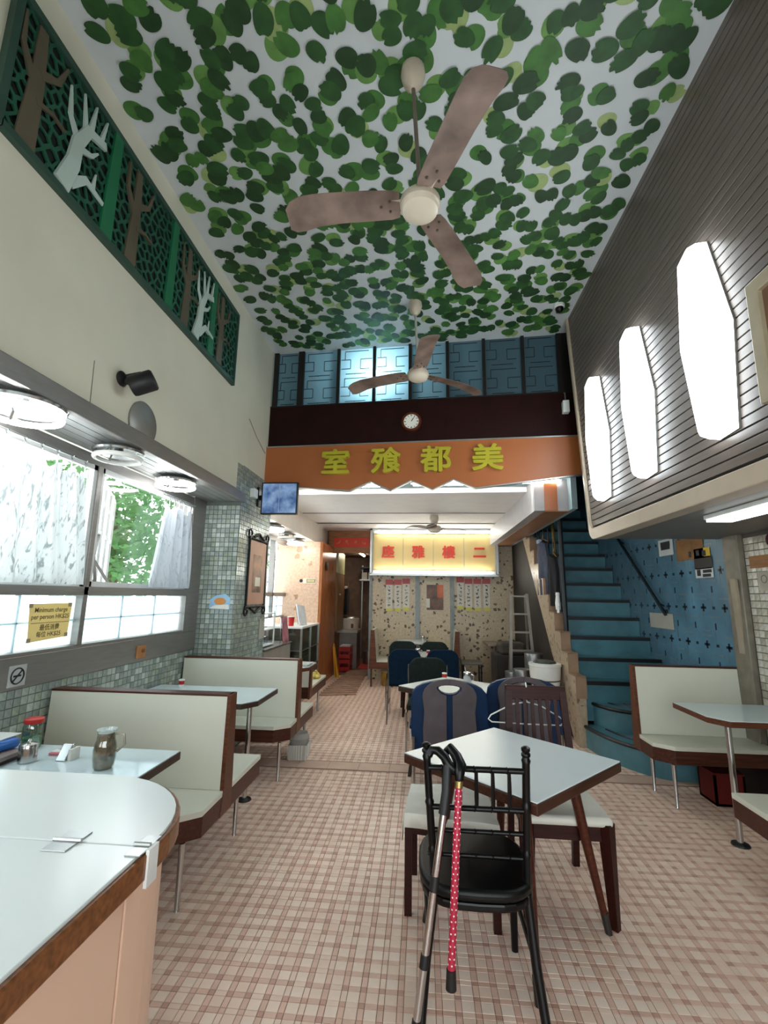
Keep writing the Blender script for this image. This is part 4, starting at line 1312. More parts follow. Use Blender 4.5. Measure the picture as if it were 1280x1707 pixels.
# ================================================================== left upper wall
# ---- green fretwork frieze
LZ0, LZ1, LY0, LY1 = 3.60, 4.30, 1.56, 4.13
fr = thing('lattice_frieze', 'green fretwork frieze with brown and white tree silhouettes high on the wall', 'panel', (XU, 2.6, 3.6))
obj('backing', bx(XU, XU + 0.004, LY0, LY1, LZ0, LZ1), M('frieze_dark_backing', '#0d1512', rough=0.8), fr)
fret = M('fretwork_green', '#1b523d', rough=0.45, var=0.12, scale=3)
# Voronoi cells by clipping, each cell a ring of the fretwork
seeds = []
tries = 0
while tries < 9000:
    tries += 1
    p = (rnd(LY0, LY1), rnd(LZ0, LZ1))
    if all((p[0] - q[0]) ** 2 + ((p[1] - q[1])) ** 2 > 0.052 ** 2 for q in seeds): seeds.append(p)
vs, fs = [], []
xo = XU + 0.016
for i, p in enumerate(seeds):
    poly = [(max(LY0, p[0] - .12), max(LZ0, p[1] - .12)), (min(LY1, p[0] + .12), max(LZ0, p[1] - .12)), (min(LY1, p[0] + .12), min(LZ1, p[1] + .12)), (max(LY0, p[0] - .12), min(LZ1, p[1] + .12))]
    for j, q in enumerate(seeds):
        if i == j or abs(p[0] - q[0]) > .2 or abs(p[1] - q[1]) > .2: continue
        mx_, my_ = (p[0] + q[0]) / 2, (p[1] + q[1]) / 2
        nx_, ny_ = q[0] - p[0], q[1] - p[1]
        out = []
        for a in range(len(poly)):
            A2, B2 = poly[a], poly[(a + 1) % len(poly)]
            da = (A2[0] - mx_) * nx_ + (A2[1] - my_) * ny_
            db = (B2[0] - mx_) * nx_ + (B2[1] - my_) * ny_
            if da <= 0: out.append(A2)
            if da * db < 0:
                tt = da / (da - db); out.append((A2[0] + (B2[0] - A2[0]) * tt, A2[1] + (B2[1] - A2[1]) * tt))
        poly = out
        if len(poly) < 3: break
    if len(poly) < 3: continue
    n = len(poly); base = len(vs)
    sc_ = 0.76
    for (y, z) in poly: vs.append((xo, y, z))
    for (y, z) in poly: vs.append((xo, p[0] + (y - p[0]) * sc_, p[1] + (z - p[1]) * sc_))
    for k in range(n): fs.append((base + k, base + (k + 1) % n, base + n + (k + 1) % n, base + n + k))
me = bpy.data.meshes.new('fretwork'); me.from_pydata(vs, [], fs); me.materials.append(fret)
o = bpy.data.objects.new('fretwork', me); C.objects.link(o); o.parent = fr
me.transform(WORLD[fr].inverted())
sdm = o.modifiers.new('thick', 'SOLIDIFY'); sdm.thickness = 0.010; sdm.offset = 0
stuff(o)
LIMB = [0]
def limb(bm, pts, w0, w1, x0, x1):
    """flat tapering branch in the (y,z) plane"""
    n = len(pts)
    L, R_ = [], []
    for i, p in enumerate(pts):
        a = pts[max(0, i - 1)]; b = pts[min(n - 1, i + 1)]
        d = Vector((b[0] - a[0], b[1] - a[1])).normalized()
        w = w0 + (w1 - w0) * i / (n - 1)
        L.append((p[0] - d.y * w / 2, p[1] + d.x * w / 2)); R_.append((p[0] + d.y * w / 2, p[1] - d.x * w / 2))
    LIMB[0] += 1
    prism(bm, L + R_[::-1], x0 - 0.0006 * (LIMB[0] % 9), x1 + 0.0006 * (LIMB[0] % 9), 'x')
def tree_sil(name, y, mat, kind, x0, label=None):
    bm = BM()
    x1 = x0 + 0.008
    H0 = LZ0 + 0.01
    if kind == 'white':
        limb(bm, [(y - 0.05, H0), (y + 0.0, H0 + 0.18), (y + 0.01, H0 + 0.32), (y + 0.07, H0 + 0.46), (y + 0.20, H0 + 0.50)], 0.095, 0.045, x0, x1)
        limb(bm, [(y - 0.0, H0 + 0.06), (y + 0.10, H0 + 0.17), (y + 0.24, H0 + 0.15)], 0.065, 0.025, x0, x1)
        limb(bm, [(y + 0.15, H0 + 0.17), (y + 0.16, H0 + 0.27)], 0.03, 0.006, x0, x1)
        limb(bm, [(y + 0.03, H0 + 0.30), (y - 0.06, H0 + 0.42), (y - 0.08, H0 + 0.58)], 0.05, 0.008, x0, x1)
        limb(bm, [(y + 0.05, H0 + 0.43), (y + 0.01, H0 + 0.64)], 0.035, 0.006, x0, x1)
        limb(bm, [(y + 0.08, H0 + 0.46), (y + 0.10, H0 + 0.66)], 0.04, 0.006, x0, x1)
        limb(bm, [(y + 0.16, H0 + 0.49), (y + 0.19, H0 + 0.66)], 0.03, 0.006, x0, x1)
        limb(bm, [(y + 0.03, H0 + 0.30), (y + 0.11, H0 + 0.34), (y + 0.15, H0 + 0.40)], 0.04, 0.01, x0, x1)
    elif kind == 'brown':
        limb(bm, [(y, H0), (y + 0.01, H0 + 0.35), (y + 0.0, H0 + 0.66)], 0.11, 0.05, x0, x1)
        limb(bm, [(y + 0.0, H0 + 0.33), (y - 0.09, H0 + 0.47), (y - 0.10, H0 + 0.64)], 0.05, 0.012, x0, x1)
        limb(bm, [(y + 0.02, H0 + 0.42), (y + 0.12, H0 + 0.50), (y + 0.16, H0 + 0.64)], 0.05, 0.012, x0, x1)
        limb(bm, [(y + 0.02, H0 + 0.26), (y + 0.12, H0 + 0.30), (y + 0.20, H0 + 0.29)], 0.03, 0.01, x0, x1)
    else:
        limb(bm, [(y, LZ0), (y + 0.01, LZ1)], 0.10, 0.07, x0, x1)
    obj(name, bm, mat, fr, label=label)
brn = M('frieze_brown', '#5c5242', rough=0.5, var=0.1, scale=4)
wht = M('frieze_white', '#b9c9bf', rough=0.5, var=0.05)
grn = M('frieze_green', '#1c6a45', rough=0.45, var=0.08)
for y in (1.68, 2.47, 3.16, 3.78): tree_sil('brown_tree', y, brn, 'brown', XU + 0.022)
for y in (1.95, 3.38): tree_sil('white_tree', y, wht, 'white', XU + 0.028)
for y in (2.24, 2.92, 3.60): tree_sil('green_trunk', y, grn, 'green', XU + 0.024)
bm = BM()
for (a, b, c_, d) in ((LY0, LY1, LZ0 - 0.035, LZ0 + 0.006), (LY0, LY1, LZ1 - 0.006, LZ1 + 0.035), (LY0 - 0.035, LY0 + 0.005, LZ0 - 0.035, LZ1 + 0.035), (LY1 - 0.005, LY1 + 0.02, LZ0 - 0.035, LZ1 + 0.035)):
    box(bm, XU, XU + 0.035, a, b, c_, d)
obj('frame', bm, M('frieze_frame', '#2d4a3e', rough=0.5), fr)
# ---- black wall speaker, grey vent disc, cable
sp = thing('wall_speaker', 'black cylindrical speaker on a bracket above the window bay', 'speaker', (XU, 2.58, 2.86))
obj('wall_plate', lt([(0.045, 0), (0.05, 0.01), (0.04, 0.02), (0.02, 0.035)], (XU, 2.57, 2.855), 18, (1, 0, 0)), black_matt, sp, smooth=True)
bm = BM(); bar(bm, (XU + 0.02, 2.57, 2.87), (XU + 0.11, 2.60, 2.905), 0.012, 0.02); bar(bm, (XU + 0.03, 2.57, 2.84), (XU + 0.10, 2.60, 2.83), 0.03, 0.03)
obj('bracket', bm, black_matt, sp)
obj('body', lt([(0.05, 0), (0.062, 0.005), (0.066, 0.02), (0.066, 0.14), (0.058, 0.15), (0.03, 0.152)], (XU + 0.07, 2.57, 2.80), 22, (0.85, 0.25, 0.42)), black_matt, sp, smooth=True)
dc = thing('vent_disc', 'round grey plate half hidden behind the metal ledge', 'vent', (XU, 2.83, 2.66))
obj('plate', lt([(0.15, 0), (0.152, 0.010), (0.145, 0.016), (0.02, 0.02)], (XU, 2.83, 2.655), 30, (1, 0, 0)), M('grey_disc', '#8b8a84', rough=0.35, metal=0.3, var=0.08), dc, smooth=True)
tag(obj('wall_cable', tb([(XU + 0.004, 4.66, 3.42), (XU + 0.006, 4.9, 3.30), (XU + 0.006, 5.2, 3.20)], 0.006, 6), M('pale_cable', '#a6a498', rough=0.6)), 'thin grey cable clipped to the upper wall corner', 'cable')
# ---- security camera dome, white box
sc2 = thing('dome_camera', 'small white dome camera in the ceiling corner', 'camera', (1.42, 4.5, ZC))
obj('base', lt([(0.055, 0), (0.055, -0.03), (0.045, -0.04)], (1.42, 4.5, ZC), 18), plastic_white, sc2, smooth=True)
obj('dome', lt([(0.042, -0.04), (0.04, -0.06), (0.028, -0.08), (0.005, -0.09)], (1.42, 4.5, ZC), 18), black_gloss, sc2, smooth=True)
wb = thing('emergency_light', 'small white box light hanging by the mezzanine corner', 'lamp', FP(3.50, 3.66, 0.06))
obj('body', fb(3.46, 3.53, 3.56, 3.70, 0.01, 0.09), plastic_white, wb, bevel=0.008)
obj('hook', tb([FP(3.495, 3.70, 0.05), FP(3.495, 3.80, 0.05), FP(3.495, 3.82, 0.0)], 0.006, 6), alu, wb)
# ---- clock
ck = thing('wall_clock', 'round brown-rimmed clock with white face on the dark board', 'clock', FP(1.771, 3.44))
cc = FP(1.771, 3.552, 0.0)
obj('rim', lt([(0.118, 0.0), (0.122, 0.02), (0.112, 0.04), (0.092, 0.042), (0.088, 0.03), (0.01, 0.028)], cc, 32, FN), wood_mat('clock_wood', '#5c2c18', rough=0.3), ck, smooth=True)
obj('face', lt([(0.090, 0.0295), (0.090, 0.032), (0.002, 0.032)], cc, 32, FN), M('clock_face', '#ece9dc', rough=0.3, var=0.0), ck)
bm = BM()
for i in range(12):
    a = i * PI / 6
    r0, r1 = (0.066, 0.082)
    bar(bm, cc + FN * 0.0335 + FU * r0 * math.sin(a) + Vector((0, 0, r0 * math.cos(a))), cc + FN * 0.0335 + FU * r1 * math.sin(a) + Vector((0, 0, r1 * math.cos(a))), 0.007 if i % 3 else 0.011, 0.002, FN)
stuff(obj('hour_mark', bm, black_matt, ck))
for a, r, w in ((math.radians(33), 0.045, 0.008), (math.radians(34), 0.068, 0.005)):
    obj('hand', br(cc + FN * 0.035, cc + FN * 0.035 + FU * r * math.sin(a) + Vector((0, 0, r * math.cos(a))), w, 0.002, FN), black_matt, ck)
# ---- monitor on a bracket
tv = thing('monitor', 'small black monitor with blue screen on a wall bracket', 'monitor', (-1.61, 5.0, 2.42))
obj('casing', bx(-1.825, -1.405, 4.98, 5.03, 2.415, 2.785), black_matt, tv, bevel=0.006)
def screen_mat():
    mt = bpy.data.materials.new('blue_screen'); mt.use_nodes = True
    nt = mt.node_tree; b = nt.nodes['Principled BSDF']
    tc = nt.nodes.new('ShaderNodeTexCoord'); n = nt.nodes.new('ShaderNodeTexNoise'); n.inputs['Scale'].default_value = 9
    r = nt.nodes.new('ShaderNodeValToRGB')
    r.color_ramp.elements[0].position = 0.35; r.color_ramp.elements[1].position = 0.7
    r.color_ramp.elements[0].color = lin('#3c5f96'); r.color_ramp.elements[1].color = lin('#9dbfe8')
    nt.links.new(tc.outputs['Object'], n.inputs['Vector']); nt.links.new(n.outputs['Fac'], r.inputs[0])
    nt.links.new(r.outputs[0], b.inputs['Emission Color']); b.inputs['Emission Strength'].default_value = 0.6
    b.inputs['Base Color'].default_value = (0.02, 0.03, 0.05, 1); b.inputs['Roughness'].default_value = 0.2
    return mt
scm = screen_mat()
s_ = obj('screen', bx(-1.808, -1.422, 4.976, 4.981, 2.432, 2.768), scm, tv)
obj('picture_divider', bx(-1.619, -1.612, 4.974, 4.9765, 2.432, 2.768), M('screen_line', '#a9c4e6', rough=0.3), s_)
bm = BM(); bar(bm, (-1.70, 5.05, 2.62), (XU + 0.02, 5.07, 2.62), 0.05, 0.05); box(bm, XU, XU + 0.03, 5.03, 5.13, 2.52, 2.74)
obj('bracket', bm, black_matt, tv)
bx_ = obj('junction_box', bx(XU, XU + 0.06, 4.82, 4.92, 2.58, 2.68), plastic_white, None, bevel=0.006)
tag(bx_, 'small white junction box beside the monitor bracket', 'box')
# ---- framed picture on the pillar side
pf = thing('framed_picture', 'tall picture with pink mount in an ornate black iron frame on the pillar', 'picture', (XU, 5.14, 1.36))
iron = M('black_iron', '#1c1714', rough=0.5, metal=0.4)
xk = XU + 0.008
obj('mount', bx(xk, xk + 0.012, 4.90, 5.42, 1.42, 2.12), M('pink_mount', '#b98d76', rough=0.5, var=0.05), pf)
def art_mat():
    mt = M('warm_art_print', '#a5704a', rough=0.4, var=0.5, scale=7); return mt
obj('print', bx(xk + 0.012, xk + 0.014, 5.02, 5.30, 1.55, 1.97), art_mat(), pf)
obj('print_patch', bx(xk + 0.014, xk + 0.0155, 5.10, 5.26, 1.62, 1.72), M('art_white', '#e6dfc8', rough=0.5), pf)
bm = BM()
for y in (4.885, 5.435): tube(bm, [(xk + 0.01, y, 1.36), (xk + 0.01, y, 2.16)], 0.012, 6)
for z in (1.395, 2.14): tube(bm, [(xk + 0.01, 4.86, z), (xk + 0.01, 5.46, z)], 0.013, 6)
def curl(y, z, sy, sz):
    pts = []
    for i in range(13):
        a = i * 2 * PI * 0.8 / 12
        pts.append((xk + 0.012, y + sy * 0.045 * math.sin(a), z + sz * 0.045 * (1 - math.cos(a))))
    tube(bm, pts, 0.010, 6)
for y, z, sy, sz in ((4.88, 2.14, -1, 1), (5.44, 2.14, 1, 1), (4.88, 1.395, -1, -1), (5.44, 1.395, 1, -1)): curl(y, z, sy, sz)
for z, s in ((2.16, 1), (1.38, -1)):
    tube(bm, [(xk + 0.012, 5.0, z), (xk + 0.012, 5.10, z + s * 0.03), (xk + 0.012, 5.16, z + s * 0.055), (xk + 0.012, 5.22, z + s * 0.03), (xk + 0.012, 5.32, z)], 0.014, 6)
obj('iron_frame', bm, iron, pf)
# sticker with bowl on the pillar front
stk = thing('food_sticker', 'small sticker of an orange bowl on the tiled pillar', 'sticker', (-2.04, 4.595, 1.37))
ys = PIL0 - 0.0065
bm = BM(); prism(bm, [(-2.150, 1.38), (-1.938, 1.375), (-1.935, 1.49), (-1.99, 1.53), (-2.08, 1.515), (-2.148, 1.47)], ys, ys + 0.002, 'y')
obj('paper', bm, M('sticker_blue', '#9cc3e0', rough=0.4, var=0.1), stk)
bm = BM(); prism(bm, [(-2.04 + 0.06 * math.cos(a), 1.455 + 0.035 * math.sin(a)) for a in [i * PI / 8 for i in range(16)]], ys - 0.002, ys, 'y')
obj('bowl_print', bm, M('sticker_orange', '#d98a2e', rough=0.4), stk)
bm = BM(); prism(bm, [(-2.145, 1.383), (-1.942, 1.378), (-1.95, 1.425), (-2.10, 1.415)], ys - 0.002, ys, 'y')
obj('plate_print', bm, M('sticker_white', '#e8e6da', rough=0.4), stk)

# ---- curtains with clips on a rod
def curtain_mat(name, base, dark):
    mt = bpy.data.materials.new(name); mt.use_nodes = True
    nt = mt.node_tree; nt.nodes.clear()
    tc = nt.nodes.new('ShaderNodeTexCoord')
    mp = nt.nodes.new('ShaderNodeMapping'); mp.inputs['Scale'].default_value = (1, 13, 2.6)
    nt.links.new(tc.outputs['Object'], mp.inputs[0])
    n = nt.nodes.new('ShaderNodeTexNoise'); n.inputs['Scale'].default_value = 3.5; n.inputs['Detail'].default_value = 5; n.inputs['Distortion'].default_value = 1.5
    nt.links.new(mp.outputs[0], n.inputs['Vector'])
    r = nt.nodes.new('ShaderNodeValToRGB')
    r.color_ramp.elements[0].position = 0.54; r.color_ramp.elements[1].position = 0.64
    r.color_ramp.elements[0].color = lin(base); r.color_ramp.elements[1].color = lin(dark)
    nt.links.new(n.outputs['Fac'], r.inputs[0])
    d = nt.nodes.new('ShaderNodeBsdfDiffuse'); tl = nt.nodes.new('ShaderNodeBsdfTranslucent'); tp = nt.nodes.new('ShaderNodeBsdfTransparent')
    for x in (d, tl): nt.links.new(r.outputs[0], x.inputs[0])
    m1 = nt.nodes.new('ShaderNodeMixShader'); m1.inputs[0].default_value = 0.20
    m2 = nt.nodes.new('ShaderNodeMixShader'); m2.inputs[0].default_value = 0.03
    o = nt.nodes.new('ShaderNodeOutputMaterial')
    nt.links.new(d.outputs[0], m1.inputs[1]); nt.links.new(tl.outputs[0], m1.inputs[2])
    nt.links.new(m1.outputs[0], m2.inputs[1]); nt.links.new(tp.outputs[0], m2.inputs[2]); nt.links.new(m2.outputs[0], o.inputs[0])
    return mt
def curtain(label, top, bottom, x, folds, amp, mat, clips):
    (ya, yb, zt), (yc, yd, zb) = top, bottom
    t = thing('curtain', label, 'curtain', (x, (yc + yd) / 2, zb))
    bm = BM()
    NU, NV = 72, 16
    rows = []
    for j in range(NV + 1):
        v = j / NV
        row = []
        for i in range(NU + 1):
            u = i / NU
            y = (ya + (yb - ya) * u) * (1 - v) + (yc + (yd - yc) * u) * v
            sag = 0.035 * abs(math.sin(u * clips * PI)) * (1 - v) ** 3
            z = zt + (zb - zt) * v - sag * 0 - (0.05 * math.sin(u * PI * clips) ** 2) * (1 - v) ** 4
            xx = x + amp * (0.5 + 0.5 * v) * math.sin(u * folds * 2 * PI + 0.5 * math.sin(3 * v)) + 0.3 * amp * math.sin(u * folds * 4.7 * PI + 1)
            row.append(bm.verts.new((xx, y, z)))
        rows.append(row)
    for j in range(NV):
        for i in range(NU):
            bm.faces.new((rows[j][i], rows[j][i + 1], rows[j + 1][i + 1], rows[j + 1][i]))
    obj('cloth', bm, mat, t, smooth=True)
    for k in range(clips + 1):
        u = k / clips
        y = ya + (yb - ya) * u
        bm = BM()
        tube(bm, [(x, y, zt - 0.02), (x, y, zt + 0.05), (x - 0.01, y, zt + 0.075), (x + 0.01, y, zt + 0.075)], 0.005, 5)
        obj('clip', bm, chrome, t)
    obj('rod', tb([(x, ya - 0.05, zt + 0.075), (x, yb + 0.05, zt + 0.075)], 0.007, 8), alu, t)
    return t
cm = curtain_mat('bamboo_print_curtain', '#dfe6e6', '#9aa2a4')
curtain('wide white curtain with faint bamboo print over the nearest window', (1.70, 2.76, 2.30), (1.66, 2.88, 1.575), XW + 0.07, 8, 0.034, cm, 9)
curtain('white curtain gathered to one side by the pillar', (3.72, 4.20, 2.29), (3.58, 4.27, 1.575), XW + 0.07, 4, 0.05, curtain_mat('plain_grey_curtain', '#b9c0c6', '#a4abb2'), 6)
# ---- notices on the left wall
nt_ = thing('price_notice', 'yellow minimum charge notice stuck on the frosted glass', 'sign', (XW, 2.7, 1.24))
xn = XW + 0.022
bm = BM(); prism(bm, [(2.555, 1.235), (2.852, 1.252), (2.865, 1.458), (2.535, 1.455)], xn, xn + 0.002, 'x')
obj('paper', bm, FROST('notice_yellow', '#efdc9c', clear=0.0, trans=0.28, rough=0.6), nt_)
for body, z, sz in (('Minimum charge', 1.418, 0.038), ('per person HK$25', 1.378, 0.038), ('最低消費', 1.314, 0.038), ('每位 HK$25', 1.275, 0.036)):
    text(body, sz, M('notice_ink', '#5a4d2c', rough=0.6), nt_, frame((xn + 0.003, 2.702, z), (0, 1, 0), (0, 0, 1)), name='lettering', offset=0.0006)
obj('rule', bx(xn + 0.002, xn + 0.003, 2.56, 2.85, 1.342, 1.345), MATS['notice_ink'], nt_)
bm = BM()
for y, z in ((2.545, 1.445), (2.845, 1.447), (2.56, 1.247), (2.842, 1.262)): box(bm, xn + 0.002, xn + 0.003, y - 0.014, y + 0.014, z - 0.012, z + 0.012)
obj('corner_tape', bm, M('corner_tape', '#9a8f70', rough=0.4), nt_)
ns = thing('no_smoking_sign', 'small no smoking sign on the metal band under the window', 'sign', (XW, 2.53, 1.0))
xn = XW + 0.012
obj('plate', bx(xn, xn + 0.003, 2.475, 2.59, 1.003, 1.118), M('sign_grey', '#b9bcbc', rough=0.4), ns)
bm = BM()
ringp = [(xn + 0.005, 2.532 + 0.042 * math.cos(a), 1.06 + 0.042 * math.sin(a)) for a in [i * 2 * PI / 24 for i in range(25)]]
tube(bm, ringp, 0.004, 5)
bar(bm, (xn + 0.005, 2.503, 1.03), (xn + 0.005, 2.561, 1.09), 0.007, 0.003, (1, 0, 0))
bar(bm, (xn + 0.004, 2.507, 1.06), (xn + 0.004, 2.557, 1.06), 0.010, 0.002, (1, 0, 0))
obj('symbol', bm, black_matt, ns)
ob = thing('switch_box', 'small orange plate on the metal band below the window', 'switch', (XW, 3.68, 1.01))
obj('plate', bx(xn, xn + 0.012, 3.625, 3.745, 1.012, 1.110), M('orange_brown_plate', '#a8703f', rough=0.45, var=0.1), ob, bevel=0.003)
obj('knob', lt([(0.018, 0), (0.016, 0.012), (0.004, 0.014)], (xn + 0.012, 3.70, 1.07), 12, (1, 0, 0)), M('brown_knob', '#7a4d2a', rough=0.4), ob)

# ================================================================== things on the tables
jg = thing('glass_jug', 'glass jug with brown contents and handle on the near booth table', 'jug', (-1.435, 2.14, 0.75))
cx, cy, z0 = -1.435, 2.14, 0.7505
jug_prof = [(0.036, 0.0), (0.041, 0.008), (0.046, 0.04), (0.047, 0.08), (0.043, 0.105), (0.037, 0.12), (0.036, 0.148), (0.042, 0.165)]
obj('glass_body', lt([(r * 1.03, z0 + z) for r, z in jug_prof], (cx, cy, 0), 24), GLASS('jug_glass', '#e9efea', 0.18), jg, smooth=True)
obj('contents', lt([(r * 0.96, z0 + z + 0.003) for r, z in jug_prof[:7]], (cx, cy, 0), 24), M('brown_jug_contents', '#94826e', rough=0.3, var=0.4, scale=30, coat=0.2), jg, smooth=True)
obj('handle', tb([(cx + 0.035, cy + 0.01, z0 + 0.145), (cx + 0.075, cy + 0.015, z0 + 0.14), (cx + 0.082, cy + 0.015, z0 + 0.10), (cx + 0.05, cy + 0.01, z0 + 0.07)], 0.006, 8), M('pale_handle', '#a09a88', rough=0.2, coat=0.5), jg, smooth=True)
pt = thing('sugar_pot', 'steel lidded pot beside the papers on the near booth table', 'pot', (-1.83, 2.17, 0.75))
obj('body', lt([(0.034, 0.7505), (0.038, 0.755), (0.038, 0.815), (0.036, 0.82)], (-1.83, 2.17, 0), 20), chrome, pt, smooth=True)
lid = obj('lid', lt([(0.039, 0.82), (0.037, 0.828), (0.012, 0.834)], (-1.83, 2.17, 0), 20), chrome, pt, smooth=True)
obj('knob', lt([(0.006, 0.834), (0.008, 0.842), (0.003, 0.85)], (-1.83, 2.17, 0), 10), chrome, lid)
jr = thing('glass_jar', 'glass jar with red lid standing against the tiled wall', 'jar', (-1.98, 2.38, 0.75))
obj('glass', lt([(0.040, 0.7505), (0.045, 0.76), (0.045, 0.85), (0.038, 0.868)], (-1.98, 2.36, 0), 20), GLASS('jar_glass', '#cfe0d6', 0.2), jr, smooth=True)
obj('contents', lt([(0.036, 0.753), (0.041, 0.76), (0.041, 0.80), (0.01, 0.803)], (-1.98, 2.36, 0), 20), M('jar_green', '#7fae8f', rough=0.6, var=0.2), jr, smooth=True)
obj('lid', lt([(0.042, 0.868), (0.044, 0.872), (0.044, 0.888), (0.03, 0.893)], (-1.98, 2.36, 0), 20), red_m, jr, smooth=True)
ac = thing('sugar_holder', 'small steel wedge-shaped sachet holder next to the jug', 'holder', (-1.68, 2.23, 0.75))
bm = BM(); prism(bm, [(2.19, 0.7505), (2.27, 0.7505), (2.25, 0.815), (2.235, 0.815)], -1.71, -1.66, 'x')
obj('wedge', bm, chrome, ac, bevel=0.004)
obj('card', bx(-1.655, -1.640, 2.20, 2.26, 0.7505, 0.80), M('card_white', '#d8d8d0', rough=0.6), ac)
pb = thing('menu_card', 'pink striped menu card lying by the sachet holder', 'menu', (-1.74, 2.28, 0.75))
obj('sheet', bx(-1.80, -1.69, 2.26, 2.33, 0.7505, 0.762), M('menu_pink', '#c9767f', rough=0.5), pb, bevel=0.002)
obj('white_stripe', bx(-1.80, -1.69, 2.275, 2.31, 0.762, 0.7635), plastic_white, pb)
bb = thing('blue_bag', 'blue plastic packet at the left edge of the near table', 'packet', (-2.05, 2.2, 0.75))
bm = BM(); prism(bm, [(-2.16, 2.10), (-1.95, 2.12), (-1.93, 2.24), (-2.15, 2.30)], 0.79, 0.835, 'z')
obj('body', bm, M('blue_plastic', '#1763b4', rough=0.35, var=0.1), bb, bevel=0.018, smooth=True, segs=3)
obj('white_flap', bx(-2.15, -1.97, 2.16, 2.28, 0.836, 0.842), plastic_white, bb, bevel=0.003)
bk = thing('book_stack', 'stack of dark bound order books below the blue packet', 'book', (-2.0, 2.1, 0.75))
for i, (mt, dx) in enumerate(((M('book_dark', '#2f2a2c', rough=0.5), 0), (M('book_grey', '#8b7f7c', rough=0.6), 0.012))):
    obj('book', bx(-2.12 + dx, -1.90 + dx, 2.03, 2.23, 0.7505 + i * 0.0195, 0.769 + i * 0.0195), mt, bk, bevel=0.002)
def sauce_jar(label, c, z=0.75, lid=red_m):
    t = thing('sauce_jar', label, 'jar', (c[0], c[1], z), group='red labelled jars on the tables')
    obj('body', lt([(0.020, z + 0.0005), (0.022, z + 0.006), (0.022, z + 0.03)], (c[0], c[1], 0), 14), plastic_white, t, smooth=True)
    obj('label_band', lt([(0.0225, z + 0.028), (0.0225, z + 0.058)], (c[0], c[1], 0), 14), lid, t, smooth=True)
    obj('lid', lt([(0.0225, z + 0.058), (0.024, z + 0.060), (0.024, z + 0.068), (0.01, z + 0.07)], (c[0], c[1], 0), 14), plastic_white, t, smooth=True)
    return t
sauce_jar('red and white jar in the middle of the middle table', (0.205, 4.66))
sauce_jar('red and white jar on the back table between navy chairs', (0.07, 6.55))
sauce_jar('red lidded jar on the table between the window benches', (-2.02, 3.92))
def steel_pot(label, c, z=0.75, r=0.036):
    t = thing('steel_pot', label, 'pot', (c[0], c[1], z), group='steel pots on the tables')
    obj('body', lt([(r * 0.9, z + 0.0005), (r, z + 0.006), (r, z + 0.075), (r * 0.98, z + 0.08)], (c[0], c[1], 0), 20), chrome, t, smooth=True)
    l_ = obj('lid', lt([(r * 1.08, z + 0.08), (r * 1.05, z + 0.088), (r * 0.3, z + 0.095)], (c[0], c[1], 0), 20), chrome, t, smooth=True)
    obj('spoon', tb([(c[0] - 0.01, c[1], z + 0.09), (c[0] - 0.02, c[1], z + 0.135)], 0.005, 6), chrome, l_)
    obj('handle', tb([(c[0] + r, c[1], z + 0.07), (c[0] + r + 0.025, c[1], z + 0.06), (c[0] + r + 0.022, c[1], z + 0.025), (c[0] + r, c[1], z + 0.015)], 0.004, 6), chrome, t)
    return t
steel_pot('steel lidded pot with spoon on the middle table', (0.415, 4.60))
steel_pot('steel caddy on the back table between navy chairs', (-0.07, 6.52))
steel_pot('dark steel caddy on the far booth table against the pebble wall', (0.0, 8.60))
# newspapers, yellow packets past the pillar
np_ = thing('newspaper', 'folded newspaper on the narrow table past the pillar', 'newspaper', (-1.37, 5.4, 0.75))
for i in range(3):
    obj('sheet', bx(-1.52 + 0.015 * i, -1.29 + 0.01 * i, 5.24 + 0.02 * i, 5.52, 0.7505 + 0.006 * i, 0.756 + 0.006 * i), M('newsprint', '#cfcfca', rough=0.8, var=0.35, scale=60), np_, bevel=0.001)
for i, (x, y) in enumerate(((-1.50, 6.30), (-1.43, 6.42), (-1.47, 6.55))):
    t = thing('yellow_packet', ('crumpled yellow packet on the small bench, nearest the pillar', 'crumpled yellow packet in the middle of the small bench', 'crumpled yellow packet farthest along the small bench')[i], 'packet', (x, y, 0.43), group='yellow packets on the small bench')
    obj('body', lt([(0.02, 0.432), (0.055, 0.44), (0.06, 0.465), (0.035, 0.49), (0.008, 0.495)], (x, y, 0), 9), M('pale_yellow_packet', '#d9c25c', rough=0.45, var=0.3, scale=25), t, smooth=True, bevel=0.004)
    obj('twist', lt([(0.008, 0.494), (0.016, 0.512), (0.006, 0.516)], (x, y, 0), 7), MATS['pale_yellow_packet'], t)
# waste basket with a bag on the aisle floor
wb_ = thing('waste_basket', 'white mesh basket lined with a clear bag by the bench', 'basket', (-1.16, 4.72, 0))
bm = BM(); lathe(bm, [(0.105, 0.004), (0.115, 0.01), (0.125, 0.14), (0.118, 0.14), (0.108, 0.012), (0.02, 0.01)], (-1.18, 4.66, 0), 4)
obj('liner', lt([(0.06, 0.012), (0.075, 0.03), (0.085, 0.15), (0.10, 0.19), (0.08, 0.235), (0.04, 0.20)], (-1.18, 4.66, 0), 11), FROST('clear_bag', '#d6d6d2', clear=0.3, trans=0.5, rough=0.2), wb_, smooth=True)
bmesh.ops.rotate(bm, verts=bm.verts, cent=(-1.18, 4.66, 0), matrix=Matrix.Rotation(PI / 4 + 0.1, 3, 'Z'))
obj('basket', bm, FROST('basket_white', '#d6d3c8', clear=0.05, trans=0.2), wb_)
bm = BM()
for k in range(24):
    a = 2 * PI * k / 24
    c_, s_ = math.cos(a), math.sin(a)
    q = 0.088 / max(abs(c_), abs(s_))
    bar(bm, (-1.18 + q * 0.92 * c_, 4.66 + q * 0.92 * s_, 0.012), (-1.18 + q * 1.03 * c_, 4.66 + q * 1.03 * s_, 0.14), 0.006, 0.004)
stuff(obj('rib', bm, plastic_white, wb_))

